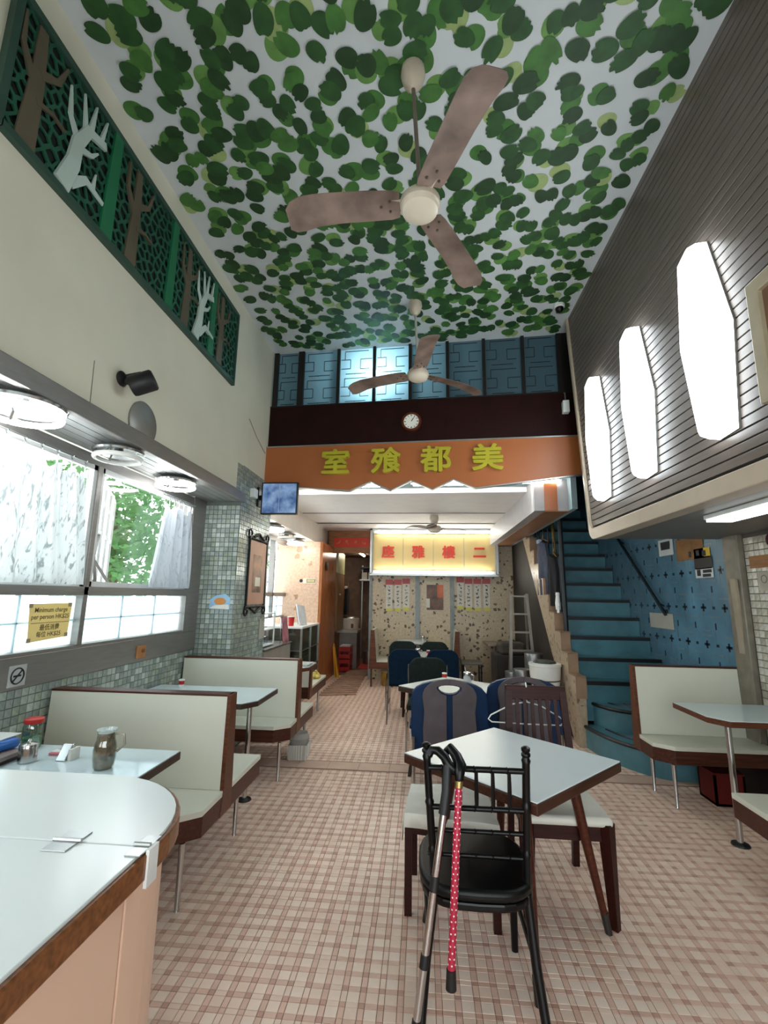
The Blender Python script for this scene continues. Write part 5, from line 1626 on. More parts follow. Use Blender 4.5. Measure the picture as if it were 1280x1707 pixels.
# ---- canes on the black chair
def handle_pts(x, y, z, d, s=1.0):
    return [(x, y, z), (x + d * 0.012, y, z + 0.03), (x + d * 0.0, y + 0.02 * s, z + 0.065), (x - d * 0.035, y + 0.045 * s, z + 0.085), (x - d * 0.06, y + 0.06 * s, z + 0.055)]
rc = thing('red_walking_cane', 'red walking cane with white dots hanging on the chair back', 'cane', (0.10, 1.97, 0.2))
T0, T1 = Vector((0.138, 1.955, 0.835)), Vector((0.098, 1.885, 0.245))
obj('handle', tb([(0.138, 1.955, 0.835), (0.140, 1.957, 0.862), (0.146, 1.975, 0.882), (0.133, 2.01, 0.905), (0.112, 2.045, 0.925), (0.095, 2.06, 0.905)], 0.014, 10, [0.016, 0.021, 0.024, 0.021, 0.018, 0.015]), black_gloss, rc, smooth=True)
obj('collar', tb([T0 + Vector((0.0005, 0, 0.002)), T0 - (T0 - T1).normalized() * 0.022], 0.0158, 12), M('brass_collar', '#a8935a', rough=0.3, metal=0.8), rc, smooth=True)
sh = obj('shaft', tb([T0 - (T0 - T1).normalized() * 0.02, T1], 0.0138, 14), M('red_cane_paint', '#b3213f', rough=0.3, var=0.04), rc, smooth=True)
bm = BM()
dirv = (T1 - T0).normalized()
for k in range(31):
    p = T0 + dirv * (0.03 + k * 0.0180)
    for j in range(3):
        a = -PI / 2 + (j - 1) * 1.15 + (0.575 if k % 2 else 0)
        nrm = Vector((math.cos(a), math.sin(a), 0))
        lathe(bm, [(0.0032, 0.0), (0.0028, 0.0006), (0.0005, 0.0008)], p + nrm * 0.0136, 6, nrm)
stuff(obj('polka_dots', bm, M('white_dots', '#f0ece6', rough=0.4, var=0.0), sh))
obj('ferrule', tb([T1 + Vector((0, 0, 0.01)), T1 - Vector((0.001, 0, 0.05))], 0.015, 12, [0.0165, 0.019]), black_matt, rc, smooth=True)
gc = thing('folding_cane', 'aluminium folding cane with black grips leaning on the chair', 'cane', (0.03, 1.95, 0.0))
G0, G1 = Vector((0.090, 1.95, 0.80)), Vector((-0.035, 1.86, 0.02))
gd = (G1 - G0)
obj('handle', tb([(0.150, 1.975, 0.852), (0.120, 1.972, 0.868), (0.098, 1.972, 0.885), (0.085, 1.98, 0.91), (0.060, 2.0, 0.925), (0.035, 2.01, 0.925), (0.022, 2.005, 0.905)], 0.013, 10, [0.016, 0.019, 0.020, 0.019, 0.018, 0.017, 0.015]), black_gloss, gc, smooth=True)
obj('grip', tb([(0.097, 1.972, 0.89), G0 + Vector((0, 0, 0.0)), G0.lerp(G1, 0.10)], 0.013, 10, [0.018, 0.019, 0.020]), black_matt, gc, smooth=True)
for a, b in ((0.10, 0.36), (0.41, 0.66), (0.70, 0.90)):
    obj('tube_section', tb([G0.lerp(G1, a), G0.lerp(G1, b)], 0.0135, 12), chrome, gc, smooth=True)
for a, b in ((0.355, 0.415), (0.655, 0.705), (0.89, 1.0)):
    obj('joint', tb([G0.lerp(G1, a), G0.lerp(G1, b)], 0.0165, 10), black_matt, gc, smooth=True)
# ---- white hanger on the slatted chair
hg = thing('clothes_hanger', 'white wire hanger hooked over the slatted chair back', 'hanger', (0.70, 3.18, 0.75))
ch_x, yh = 0.655, 3.165
tri = [(ch_x, yh, 0.885), (ch_x + 0.09, yh, 0.862), (ch_x + 0.20, yh, 0.80), (ch_x + 0.222, yh, 0.775), (ch_x + 0.205, yh, 0.752), (ch_x, yh, 0.752), (ch_x - 0.22, yh, 0.758), (ch_x - 0.242, yh, 0.775), (ch_x - 0.225, yh, 0.80), (ch_x - 0.09, yh, 0.868), (ch_x, yh, 0.885)]
obj('wire', tb(tri, 0.0045, 6), plastic_white, hg)
obj('hook', tb([(ch_x, yh, 0.885), (ch_x, yh, 0.955), (ch_x - 0.005, yh - 0.015, 1.0), (ch_x - 0.012, yh - 0.045, 1.008), (ch_x - 0.012, yh - 0.065, 0.985)], 0.004, 6), plastic_white, hg)

# ================================================================== back room
# ---- lit menu sign on the back wall
sg = thing('lit_sign', 'yellow panel sign with four red characters between two fluorescent tubes', 'sign', (0.2, 8.78, 1.93))
SX0, SX1, SY, SZ0, SZ1 = -0.985, 1.375, 8.75, 1.935, 2.795
obj('box', bx(SX0, SX1, SY, 8.99, SZ0, SZ1), M('sign_box_white', '#c9c4b6', rough=0.5), sg)
bm = BM()
for (a, b, c_, d) in ((SX0 - 0.01, SX1 + 0.01, SZ0 - 0.02, SZ0 + 0.02), (SX0 - 0.01, SX1 + 0.01, SZ1 - 0.035, SZ1), (SX0 - 0.01, SX0 + 0.025, SZ0, SZ1), (SX1 - 0.025, SX1 + 0.01, SZ0, SZ1)):
    box(bm, a, b, SY - 0.09, SY, c_, d)
obj('frame', bm, alu, sg)
pwid = (SX1 - SX0 - 0.08) / 4
for i, chh in enumerate('座雅樓二'):
    x0 = SX0 + 0.04 + i * pwid
    p = obj('panel', bx(x0 + 0.006, x0 + pwid - 0.006, SY - 0.012, SY, SZ0 + 0.085, SZ1 - 0.085), M('sign_yellow', '#dcc182', rough=0.45, var=0.05, scale=2), sg, bevel=0.003)
    text(chh, 0.245, M('sign_red', '#d83a1c', rough=0.4, var=0.0), p, frame((x0 + pwid / 2, SY - 0.018, 2.345), (1, 0, 0), (0, 0, 1)), extrude=0.005, name='character', bold=0.009)
for z in (SZ0 + 0.05, SZ1 - 0.055):
    obj('batten', bx(SX0 + 0.04, SX1 - 0.04, SY - 0.03, SY, z - 0.028, z + 0.028), plastic_white, sg)
    obj('lit_tube', tb([(SX0 + 0.12, SY - 0.05, z), (SX1 - 0.14, SY - 0.05, z)], 0.013, 8), tube_m, sg)
# ---- red banner over the kitchen door
rb = thing('red_banner', 'red paper banner with gold characters over the kitchen doorway', 'banner', (-1.42, 8.99, 2.45))
obj('paper', bx(-1.76, -1.06, 8.992, 9.0, 2.47, 2.66), M('banner_red', '#d03a22', rough=0.55, var=0.05), rb)
bm = BM()
for i in range(4):
    x = -1.66 + i * 0.165
    for k in range(4):
        bar(bm, (x + rnd(-.03, .03), 8.990, 2.565 + rnd(-.05, .05)), (x + rnd(-.05, .05), 8.990, 2.565 + rnd(-.05, .05)), 0.012, 0.002, (0, 1, 0))
stuff(obj('brush_marks', bm, M('banner_gold', '#e08a4a', rough=0.5), rb))
# ---- handwritten menu strips
strip_x = [(-0.71, 1.25), (-0.545, 1.25), (-0.385, 1.27)], [(0.645, 1.31), (0.80, 1.285), (0.965, 1.285), (1.135, 1.29)]
labs = ['leftmost handwritten menu strip on the pebble wall', 'second handwritten menu strip from the left on the pebble wall', 'third handwritten menu strip, beside the grey pipe cover', 'menu strip just right of the second grey pipe cover', 'menu strip second right of the second grey pipe cover', 'menu strip third right of the second grey pipe cover', 'rightmost handwritten menu strip on the pebble wall']
k_ = 0
for grp in strip_x:
    for (x, z0) in grp:
        t = thing('menu_strip', labs[k_], 'menu', (x + 0.06, 8.985, z0), group='handwritten menu strips'); k_ += 1
        obj('paper', bx(x, x + 0.125, 8.990, 8.996, z0 + 0.06, z0 + 0.50), M('strip_paper', '#d7d4c8', rough=0.6, var=0.05), t)
        obj('red_header', bx(x - 0.01, x + 0.135, 8.989, 8.996, z0 + 0.50, z0 + 0.60), M('strip_red', '#b5565a', rough=0.6, var=0.1), t)
        obj('price_tag', bx(x + 0.005, x + 0.12, 8.986, 8.992, z0, z0 + 0.06), M('strip_yellow', '#d8d060', rough=0.5, var=0.08), t)
        bm = BM()
        for c_ in range(6):
            zc_ = z0 + 0.455 - c_ * 0.068
            for q in range(4):
                bar(bm, (x + 0.0625 + rnd(-.03, .03), 8.988, zc_ + rnd(-.025, .025)), (x + 0.0625 + rnd(-.03, .03), 8.988, zc_ + rnd(-.025, .025)), 0.009, 0.002, (0, 1, 0))
        stuff(obj('brush_marks', bm, M('brush_ink', '#1f1c1a', rough=0.6), t))
po = thing('orange_poster', 'small dark orange poster between the grey pipe covers', 'poster', (0.24, 8.985, 1.28))
obj('sheet', bx(0.07, 0.385, 8.990, 8.996, 1.29, 1.76), M('poster_brown', '#6d4a34', rough=0.4, var=0.4, scale=6), po)
obj('orange_patch', bx(0.27, 0.385, 8.986, 8.990, 1.52, 1.76), M('poster_orange', '#c9622e', rough=0.4, var=0.2), po)
obj('white_tag', bx(0.06, 0.13, 8.984, 8.990, 1.33, 1.50), M('strip_paper', '#d7d4c8'), po)
# ---- far booth: two short benches facing across a small table
def end_bench(label, xb, s):
    """bench running towards the back wall; s = +1 faces right"""
    t = thing('corner_bench', label, 'bench', (xb, 8.6, 0))
    y0, y1 = 8.25, 8.96
    prof = [(xb, 0.43), (xb - s * 0.03, 0.95), (xb - s * 0.07, 0.95), (xb - s * 0.10, 0.30), (xb, 0.30)]
    bm = BM(); prism(bm, prof, y0 + 0.02, y1, 'y')
    obj('backrest', bm, cream_lam, t, bevel=0.002)
    a, b = sorted((xb, xb + s * 0.34))
    obj('seat', bx(a, b, y0 + 0.02, y1, 0.40, 0.43), cream_lam, t, bevel=0.002)
    bm = BM(); prism(bm, [(xb - s * 0.10, 0.30), (xb + s * 0.34, 0.30), (xb + s * 0.34, 0.41), (xb + s * 0.03, 0.41), (xb - s * 0.012, 0.95), (xb - s * 0.08, 0.95)], y0, y0 + 0.022, 'y')
    obj('end_panel', bm, brown_edge, t, bevel=0.002)
    for q in (xb - s * 0.06, xb + s * 0.30):
        obj('leg', bx(q - 0.015, q + 0.015, y0 + 0.03, y0 + 0.06, 0, 0.30), brown_edge, t)
    return t
end_bench('short cream bench with orange-brown end against the pebble wall, left one', -0.83, 1)
end_bench('short cream bench with orange-brown end against the pebble wall, right one', 0.54, -1)
tb_ = thing('corner_table', 'small white table between the short benches at the pebble wall', 'table', (-0.17, 8.6, 0))
obj('tabletop', bx(-0.46, 0.06, 8.28, 8.97, 0.72, 0.75), MATS['mid_table_white'], tb_, bevel=0.004)
obj('leg', tb([(-0.2, 8.5, 0), (-0.2, 8.5, 0.72)], 0.025, 10), chrome, tb_)
obj('foot', lt([(0.16, 0), (0.15, 0.02), (0.03, 0.03)], (-0.2, 8.5, 0), 16), black_matt, tb_)
tin = thing('yellow_tin', 'brown and yellow tin on the floor under the left short bench', 'tin', (-0.62, 8.42, 0))
obj('body', lt([(0.12, 0.002), (0.125, 0.01), (0.125, 0.24), (0.12, 0.25)], (-0.60, 8.45, 0), 18), M('yellow_tin_paint', '#b08a35', rough=0.35, var=0.25, scale=9), tin, smooth=True)
obj('rim', lt([(0.127, 0.24), (0.13, 0.25), (0.12, 0.256)], (-0.60, 8.45, 0), 18), alu, tin)
# ---- things under the stair
st2 = thing('side_table', 'plain grey topped table standing under the stairs', 'table', (1.4, 8.6, 0))
obj('tabletop', bx(1.10, 1.66, 8.25, 8.95, 0.72, 0.75), M('grey_brown_top', '#8b7d72', rough=0.35, var=0.05), st2, bevel=0.004)
for x, y in ((1.32, 8.33), (1.60, 8.33), (1.32, 8.9), (1.60, 8.9)):
    obj('leg', tb([(x, y, 0), (x, y, 0.72)], 0.016, 8), M('grey_leg', '#82807a', rough=0.4, metal=0.5), st2)
ft = thing('folded_stool', 'dark low stool standing right of the short bench', 'stool', (0.9, 8.5, 0))
obj('seat', bx(0.66, 1.02, 8.3, 8.7, 0.40, 0.44), M('grey_vinyl', '#6a675f', rough=0.6), ft, bevel=0.01)
for x in (0.69, 0.99):
    for y in (8.33, 8.67):
        obj('leg', tb([(x, y, 0), (x, y, 0.40)], 0.014, 8), M('dark_iron', '#23262a'), ft)
ld = thing('step_ladder', 'grey metal step ladder leaning under the stairs', 'ladder', (1.45, 7.2, 0))
lad = M('ladder_grey', '#8f8a82', rough=0.4, metal=0.4, var=0.1)
obj('stile', br((1.25, 7.10, 0.0), (1.33, 7.25, 1.60), 0.04, 0.025, (0, 1, 0)), lad, ld)
obj('stile', br((1.63, 7.10, 0.0), (1.56, 7.25, 1.60), 0.04, 0.025, (0, 1, 0)), lad, ld)
for i in range(6):
    z = 0.25 + i * 0.262
    f = z / 1.6
    obj('rung', bx(1.25 + 0.08 * f, 1.63 - 0.07 * f, 7.08 + 0.15 * f, 7.15 + 0.15 * f, z - 0.012, z + 0.012), lad, ld)
obj('rear_stile', br((1.30, 7.55, 0.0), (1.34, 7.27, 1.58), 0.03, 0.02, (0, 1, 0)), lad, ld)
obj('rear_stile', br((1.62, 7.55, 0.0), (1.54, 7.27, 1.58), 0.03, 0.02, (0, 1, 0)), lad, ld)
bu = thing('white_bucket', 'large white tub on a wire stand under the stairs', 'bucket', (1.46, 5.9, 0.44))
obj('tub', lt([(0.145, 0.47), (0.152, 0.475), (0.175, 0.64), (0.18, 0.74), (0.188, 0.745), (0.188, 0.775), (0.17, 0.778)], (1.45, 5.90, 0), 28), plastic_white, bu, smooth=True)
obj('band', lt([(0.166, 0.578), (0.170, 0.582), (0.170, 0.592), (0.168, 0.596)], (1.45, 5.90, 0), 28), M('dark_wire', '#4a4744', rough=0.4), bu)
obj('lid_stuff', lt([(0.14, 0.776), (0.12, 0.80), (0.05, 0.81)], (1.45, 5.90, 0), 9), M('dark_green_lid', '#39463f', rough=0.6, var=0.3, scale=20), bu)
ws = thing('wire_stand', 'thin wire stand carrying the white tub', 'stand', (1.45, 5.9, 0))
for k in range(4):
    a = PI / 4 + k * PI / 2
    obj('leg', tb([(1.45 + 0.16 * math.cos(a), 5.90 + 0.16 * math.sin(a), 0.47), (1.45 + 0.19 * math.cos(a), 5.90 + 0.19 * math.sin(a), 0.0)], 0.008, 6), M('dark_wire', '#4a4744'), ws)
obj('ring', lt([(0.165, 0.455), (0.172, 0.460), (0.165, 0.468), (0.158, 0.460)], (1.45, 5.90, 0), 24), MATS['dark_wire'], ws)
for i, (x, y, r, h) in enumerate(((1.27, 6.35, 0.11, 0.62), (1.47, 6.55, 0.12, 0.80), (1.20, 6.62, 0.10, 0.55))):
    t = thing('steel_can', ('dull steel can left of the white tub', 'tall dull steel can behind the white tub', 'small dull steel can beside the ladder foot')[i], 'can', (x, y, 0), group='steel cans under the stairs')
    obj('body', lt([(r * 0.95, 0.002), (r, 0.01), (r, h - 0.02), (r * 0.97, h)], (x, y, 0), 20), dull_steel, t, smooth=True)
    obj('band', lt([(r * 1.01, h * 0.6), (r * 1.03, h * 0.62), (r * 1.01, h * 0.64)], (x, y, 0), 20), alu, t)
    obj('lid', lt([(r * 1.03, h), (r * 1.0, h + 0.015), (0.02, h + 0.02)], (x, y, 0), 20), dull_steel, t, smooth=True)
dk = thing('covered_appliance', 'dark covered machine standing under the stairs', 'machine', (1.55, 7.8, 0))
obj('body', bx(1.12, 1.63, 7.6, 8.1, 0.0, 0.66), M('dark_cover', '#2a2522', rough=0.7, var=0.2), dk, bevel=0.03)
obj('top_cover', bx(1.20, 1.6, 7.62, 8.0, 0.66, 0.84), M('brown_grey_cover', '#4a423b', rough=0.7, var=0.2), dk, bevel=0.04)
# ---- clothes on the stair railing
def garment(label, y0, y1, z1, z0, mat, x=1.70, collar=None):
    t = thing('hanging_coat', label, 'clothing', (x, (y0 + y1) / 2, z0), group='clothes on the stair railing')
    bm = BM()
    NU, NV = 20, 10
    front, back = [], []
    for j in range(NV + 1):
        v = j / NV
        fr_, bk_ = [], []
        for i in range(NU + 1):
            u = i / NU
            w = (0.55 + 0.45 * min(1, v * 3)) * (1 - 0.18 * v)
            y = (y0 + y1) / 2 + (u - 0.5) * (y1 - y0) * w
            d = 0.045 * math.sin(u * PI) + 0.014 * math.sin(u * 5 * PI + v * 2) * v
            z = z1 + (z0 - z1) * v - (0.05 * abs(u - 0.5) * 2 * (1 - v))
            fr_.append(bm.verts.new((x - 0.02 - d, y, z))); bk_.append(bm.verts.new((x + 0.015, y, z)))
        front.append(fr_); back.append(bk_)
    for j in range(NV):
        for i in range(NU):
            bm.faces.new((front[j][i], front[j][i + 1], front[j + 1][i + 1], front[j + 1][i])); bm.faces.new((back[j][i], back[j + 1][i], back[j + 1][i + 1], back[j][i + 1]))
        for i in (0, NU): bm.faces.new((front[j][i], front[j + 1][i], back[j + 1][i], back[j][i]))
    for j in (0, NV):
        for i in range(NU): bm.faces.new((front[j][i], front[j][i + 1], back[j][i + 1], back[j][i]))
    obj('cloth', bm, mat, t, smooth=True)
    obj('hanger', tb([(x, y0 + 0.05, z1 - 0.03), (x, (y0 + y1) / 2, z1 + 0.03), (x + 0.01, (y0 + y1) / 2, z1 + 0.09)], 0.006, 6), M('wood_hanger', '#a8703a', rough=0.4), t)
    if collar: obj('collar', br((x - 0.05, (y0 + y1) / 2 - 0.07, z1 - 0.01), (x - 0.05, (y0 + y1) / 2 + 0.07, z1 - 0.01), 0.05, 0.06), collar, t, bevel=0.015)
    return t
garment('navy work coat hanging from the stair railing', 6.40, 7.05, 2.34, 1.58, M('navy_cloth', '#39435a', rough=0.85, var=0.2, scale=12), collar=M('grey_collar', '#9aa3b3', rough=0.8))
garment('black trousers hanging beside the navy coat', 6.10, 6.48, 2.10, 1.44, M('black_cloth', '#15171c', rough=0.9), x=1.72)
gv = thing('rubber_glove', 'white rubber glove clipped on the stair railing', 'glove', (1.70, 6.02, 1.38))
bm = BM()
tube(bm, [(1.675, 6.02, 1.58), (1.672, 6.02, 1.48), (1.675, 6.02, 1.40)], 0.03, 8, True, [0.022, 0.032, 0.030])
for k in range(3): tube(bm, [(1.675, 6.0 + 0.02 * k, 1.41), (1.672, 5.995 + 0.024 * k, 1.36)], 0.010, 6)
tube(bm, [(1.675, 5.995, 1.48), (1.67, 5.965, 1.44)], 0.010, 6)
obj('palm', bm, plastic_white, gv, smooth=True)
obj('cuff', lt([(0.024, 1.57), (0.027, 1.58), (0.023, 1.61)], (1.675, 6.02, 0), 12), plastic_white, gv)
# ---- notices on the blue wall and the right wall
xq = XB - 0.026
def wall_sheet(name, label, cat, y0, y1, z0, z1, mat, x=xq, extra=None, skew=0.0):
    t = thing(name, label, cat, (x, (y0 + y1) / 2, z0))
    bm = BM(); prism(bm, [(y0, z0), (y1, z0 + skew), (y1, z1 + skew), (y0, z1)], x - 0.003, x, 'x')
    obj('sheet', bm, mat, t)
    for (a, b, c_, d, mm) in (extra or []):
        obj('print_block', bx(x - 0.005, x - 0.003, a, b, c_, d), mm, t)
    return t
wp = M('notice_white', '#d5d8d8', rough=0.6, var=0.03)
ink = M('dark_print', '#24262a', rough=0.6)
def YZ(px, py, x=xq):
    """where the line of sight through a photo pixel meets the plane X = x"""
    r_ = right * ((px - 640) / F_PX) + down * ((py - 853.5) / F_PX) + fwd
    s = x / r_.x
    return s * r_.y, CAM_H + s * r_.z
def sheet_px(name, label, cat, a, b, mat, extra=None):
    (ya, za), (yb, zb) = YZ(*a), YZ(*b)
    return wall_sheet(name, label, cat, min(ya, yb), max(ya, yb), min(za, zb), max(za, zb), mat, extra=extra)
ext = lambda pts, mm: [(min(YZ(*p)[0], YZ(*q)[0]), max(YZ(*p)[0], YZ(*q)[0]), min(YZ(*p)[1], YZ(*q)[1]), max(YZ(*p)[1], YZ(*q)[1]), mm) for p, q in pts]
sheet_px('wall_notice', 'white printed notice at the top of the blue mosaic wall', 'notice', (1097, 902), (1123, 924), wp, ext([((1101, 905), (1117, 910)), ((1102, 913), (1117, 915))], ink))
sheet_px('wall_notice', 'brown cardboard notice on the blue mosaic wall', 'notice', (1126, 902), (1174, 930), M('cardboard', '#8c6438', rough=0.7, var=0.15, scale=8), ext([((1148, 920), (1153, 929))], ink))
sheet_px('wall_notice', 'yellow strip notice overlapping the brown cardboard', 'notice', (1156, 916), (1184, 928), M('notice_bright_yellow', '#d6b22c', rough=0.5, var=0.1), ext([((1160, 918), (1166, 926)), ((1170, 918), (1177, 926))], ink))
sheet_px('wall_notice', 'black notice below the yellow strip', 'notice', (1157, 930), (1188, 947), M('notice_black', '#2a2624', rough=0.5))
sheet_px('wall_notice', 'white notice with small pictures below the black notice', 'notice', (1159, 948), (1190, 962), wp, ext([((1162, 950), (1169, 960)), ((1172, 950), (1187, 954)), ((1172, 957), (1186, 961))], ink))
t = sheet_px('blank_board', 'blank grey board with cut corner fixed by the handrail', 'board', (1083, 1021), (1124, 1050), M('grey_board', '#b5b3a6', rough=0.6, var=0.04))
obj('clip', bx(xq - 0.008, xq - 0.003, *sorted((YZ(1110, 1020)[0], YZ(1114, 1020)[0])), *sorted((YZ(1112, 1022)[1], YZ(1112, 1016)[1]))), black_matt, t)
xr_ = XB - 0.008
t = wall_sheet('plywood_plate', 'orange brown plywood plate on the right tiled wall', 'plate', 3.80, 4.07, 1.80, 1.90, M('plywood', '#9a6b40', rough=0.6, var=0.12, scale=8, stretch=(1, 1, 6)), x=xr_)
t = wall_sheet('wall_notice', 'small grey notice below the plywood plate on the tiled wall', 'notice', 3.85, 4.0, 1.62, 1.77, M('grey_notice', '#aaa596', rough=0.6, var=0.05), x=xr_)
bm = BM(); tube(bm, [(xr_ - 0.005, 3.925 + 0.03 * math.cos(a), 1.71 + 0.03 * math.sin(a)) for a in [i * 2 * PI / 16 for i in range(17)]], 0.003, 4)
obj('symbol', bm, M('grey_ink', '#77736a', rough=0.6), t)
pm = thing('pink_mirror', 'pink panel in an ornate black iron frame at the right edge', 'mirror', (XB - 0.03, 3.75, 1.4))
obj('panel', bx(XB - 0.03, XB - 0.012, 3.35, 3.75, 1.47, 1.95), M('pink_panel', '#c24f58', rough=0.25, var=0.1), pm)
bm = BM()
for y in (3.35, 3.76): tube(bm, [(XB - 0.03, y, 1.42), (XB - 0.03, y, 2.0)], 0.014, 6)
for z in (1.46, 1.96): tube(bm, [(XB - 0.03, 3.32, z), (XB - 0.03, 3.78, z)], 0.014, 6)
xk = XB - 0.03
for y, z, sy, sz in ((3.77, 1.96, 1, 1), (3.77, 1.46, 1, -1)): 
    pts_ = [(xk, y + sy * 0.045 * math.sin(a), z + sz * 0.045 * (1 - math.cos(a))) for a in [i * 2 * PI * 0.85 / 12 for i in range(13)]]
    tube(bm, pts_, 0.011, 6)
obj('iron_frame', bm, M('dark_red_iron', '#3a1418', rough=0.4), pm)
bp_ = tag(obj('leaning_board', br((XB - 0.03, 4.24, 0.9), (XB - 0.07, 4.20, 1.72), 0.02, 0.07, (0, 1, 0)), M('pale_board', '#9a8f7c', rough=0.6, var=0.1)), 'narrow pale board standing against the brown pilaster', 'board')
# framed opening at the right edge of the slatted wall
fo = thing('cream_frame', 'cream framed brown panel cut off at the right edge of the slatted wall', 'frame', (XR, 1.9, 2.4))
bm = BM(); plate(bm, [(1.40, 2.42), (2.13, 2.42), (2.13, 3.02), (1.40, 3.02)], [[(1.47, 2.49), (2.06, 2.49), (2.06, 2.95), (1.47, 2.95)]], XR - 0.045, XR - 0.002, 'x')
obj('frame', bm, M('cream_frame_paint', '#a89c82', rough=0.4), fo, bevel=0.006)
obj('inner_panel', bx(XR - 0.02, XR - 0.004, 1.47, 2.06, 2.49, 2.95), M('inner_brown', '#7a5a44', rough=0.4, var=0.1), fo)
# red bag and dark box under the right table
rbx = thing('red_crate', 'red plastic crate in the shade under the right bench', 'crate', (2.33, 4.15, 0))
bm = BM()
for (a, b, c_, d) in ((2.22, 2.235, 4.04, 4.26), (2.425, 2.44, 4.04, 4.26), (2.22, 2.44, 4.04, 4.055), (2.22, 2.44, 4.245, 4.26)): box(bm, a, b, c_, d, 0.0, 0.22)
box(bm, 2.22, 2.44, 4.04, 4.26, 0.0, 0.02)
obj('body', bm, M('dark_red_plastic', '#641c19', rough=0.6, var=0.1, spec=0.2), rbx)
obj('lid', bx(2.215, 2.445, 4.035, 4.265, 0.22, 0.235), MATS['dark_red_plastic'], rbx, bevel=0.004)
# ---- second bay: low counter, display cabinet, things on it
lc = thing('service_counter', 'low grey counter panel along the second window bay', 'counter', (-2.0, 6.2, 0))
obj('body', bx(XW - 0.1, -1.90, 5.62, 6.75, 0, 0.85), M('grey_laminate', '#9c968e', rough=0.3, var=0.05), lc, bevel=0.004)
obj('worktop', bx(XW - 0.1, -1.885, 5.60, 6.77, 0.85, 0.875), M('dark_worktop', '#5b5650', rough=0.25), lc, bevel=0.004)
dr = thing('dish_rack', 'white rack with glassware on the low grey counter', 'rack', (-2.1, 6.0, 0.875))
for z in (0.885, 1.08, 1.28):
    obj('shelf', bx(-2.22, -1.98, 5.75, 6.22, z, z + 0.012), plastic_white, dr)
for x in (-2.215, -1.985):
    for y in (5.755, 6.21):
        obj('post', bx(x - 0.008, x + 0.008, y - 0.008, y + 0.008, 0.877, 1.32), plastic_white, dr)
for i in range(4):
    obj('glass', lt([(0.025, 0.90), (0.03, 0.99)], (-2.06, 5.82 + i * 0.1, 0), 10), GLASS('tumbler_glass', '#dbe8ee', 0.25), dr)
cb = thing('paper_holder', 'grey clipboard hung on the pillar edge above the counter', 'clipboard', (-1.86, 5.5, 1.0))
obj('board', bx(-1.893, -1.885, 5.36, 5.53, 1.02, 1.25), M('grey_clip_board', '#a9a79c', rough=0.6, var=0.06), cb)
obj('clip', bx(-1.885, -1.880, 5.42, 5.47, 1.23, 1.26), alu, cb)
pk = thing('pink_cloth', 'pink cloth draped over the end of the low counter', 'cloth', (-1.93, 6.5, 0.9))
bm = BM()
for (ya, za, yb, zb) in ((6.42, 1.22, 6.60, 1.22),):
    g = [[bm.verts.new((-1.95 + 0.02 * math.sin(i * 1.3) + 0.03 * j / 6, ya + (yb - ya) * i / 6 * (1 + 0.25 * j / 6), za - 0.34 * j / 6)) for i in range(7)] for j in range(7)]
    for j in range(6):
        for i in range(6): bm.faces.new((g[j][i], g[j][i + 1], g[j + 1][i + 1], g[j + 1][i]))
o_ = obj('fabric', bm, M('pink_fabric', '#b0727c', rough=0.85, var=0.15), pk, smooth=True)
o_.modifiers.new('thick', 'SOLIDIFY').thickness = 0.006
obj('hook_rail', tb([(-1.95, 6.38, 1.225), (-1.95, 6.66, 1.225)], 0.008, 6), chrome, pk)
obj('rail_post', tb([(-1.95, 6.40, 0.876), (-1.95, 6.40, 1.225)], 0.007, 6), chrome, pk)
dcb = thing('display_cabinet', 'aluminium framed glass display cabinet with white top', 'cabinet', (-2.0, 7.5, 0))
DX0, DX1, DY0, DY1, DZ = -2.30, -1.76, 6.85, 7.98, 1.07
obj('top', bx(DX0, DX1, DY0, DY1, DZ - 0.03, DZ), plastic_white, dcb, bevel=0.004)
obj('base', bx(DX0, DX1, DY0, DY1, 0.0, 0.30), M('grey_laminate', '#9c968e'), dcb)
obj('shelf', bx(DX0, DX1, DY0, DY1, 0.44, 0.455), alu, dcb)
obj('shelf', bx(DX0, DX1, DY0, DY1, 0.72, 0.73), alu, dcb)
bm = BM()
for y in (DY0, DY0 + 0.55, DY1 - 0.03):
    box(bm, DX1 - 0.03, DX1, y, y + 0.03, 0.30, DZ - 0.03)
for y in (DY0, DY1 - 0.03): box(bm, DX0, DX0 + 0.03, y, y + 0.03, 0.30, DZ - 0.03)
box(bm, DX1 - 0.02, DX1, DY0, DY1, 0.40, 0.45)
obj('frame', bm, alu, dcb)
obj('pane', bx(DX1 - 0.018, DX1 - 0.014, DY0 + 0.03, DY1 - 0.03, 0.45, DZ - 0.03), GLASS('cabinet_glass', '#cfd8d6', 0.12), dcb)
obj('pane', bx(DX0 + 0.03, DX1 - 0.03, DY0 + 0.012, DY0 + 0.016, 0.30, DZ - 0.03), GLASS('cabinet_glass', '#cfd8d6', 0.12), dcb)
for i in range(5):
    t = thing('stacked_bowls', ('cream bowl stack in the display cabinet, nearest end', 'cream bowl stack second from the near end of the cabinet', 'cream bowl stack in the middle of the display cabinet', 'cream bowl stack second from the far end of the cabinet', 'cream bowl stack at the far end of the cabinet')[i], 'bowls', (-1.88, 6.97 + i * 0.2, 0.455), group='bowl stacks in the display cabinet')
    for k in range(4):
        obj('bowl', lt([(0.03, 0.457 + k * 0.05), (0.05, 0.475 + k * 0.05), (0.062, 0.505 + k * 0.05), (0.055, 0.504 + k * 0.05)], (-1.88, 6.97 + i * 0.2, 0), 14), M('cream_bowl', '#d5cfae', rough=0.4), t, smooth=True)
wbd = thing('white_board', 'white leaning board standing on the display cabinet', 'board', (-1.95, 7.5, DZ))
obj('board', br((-1.86, 7.25, DZ + 0.005), (-1.93, 7.30, DZ + 0.30), 0.02, 0.26, (0.2, 1, 0)), M('white_board_face', '#d6dade', rough=0.4), wbd)
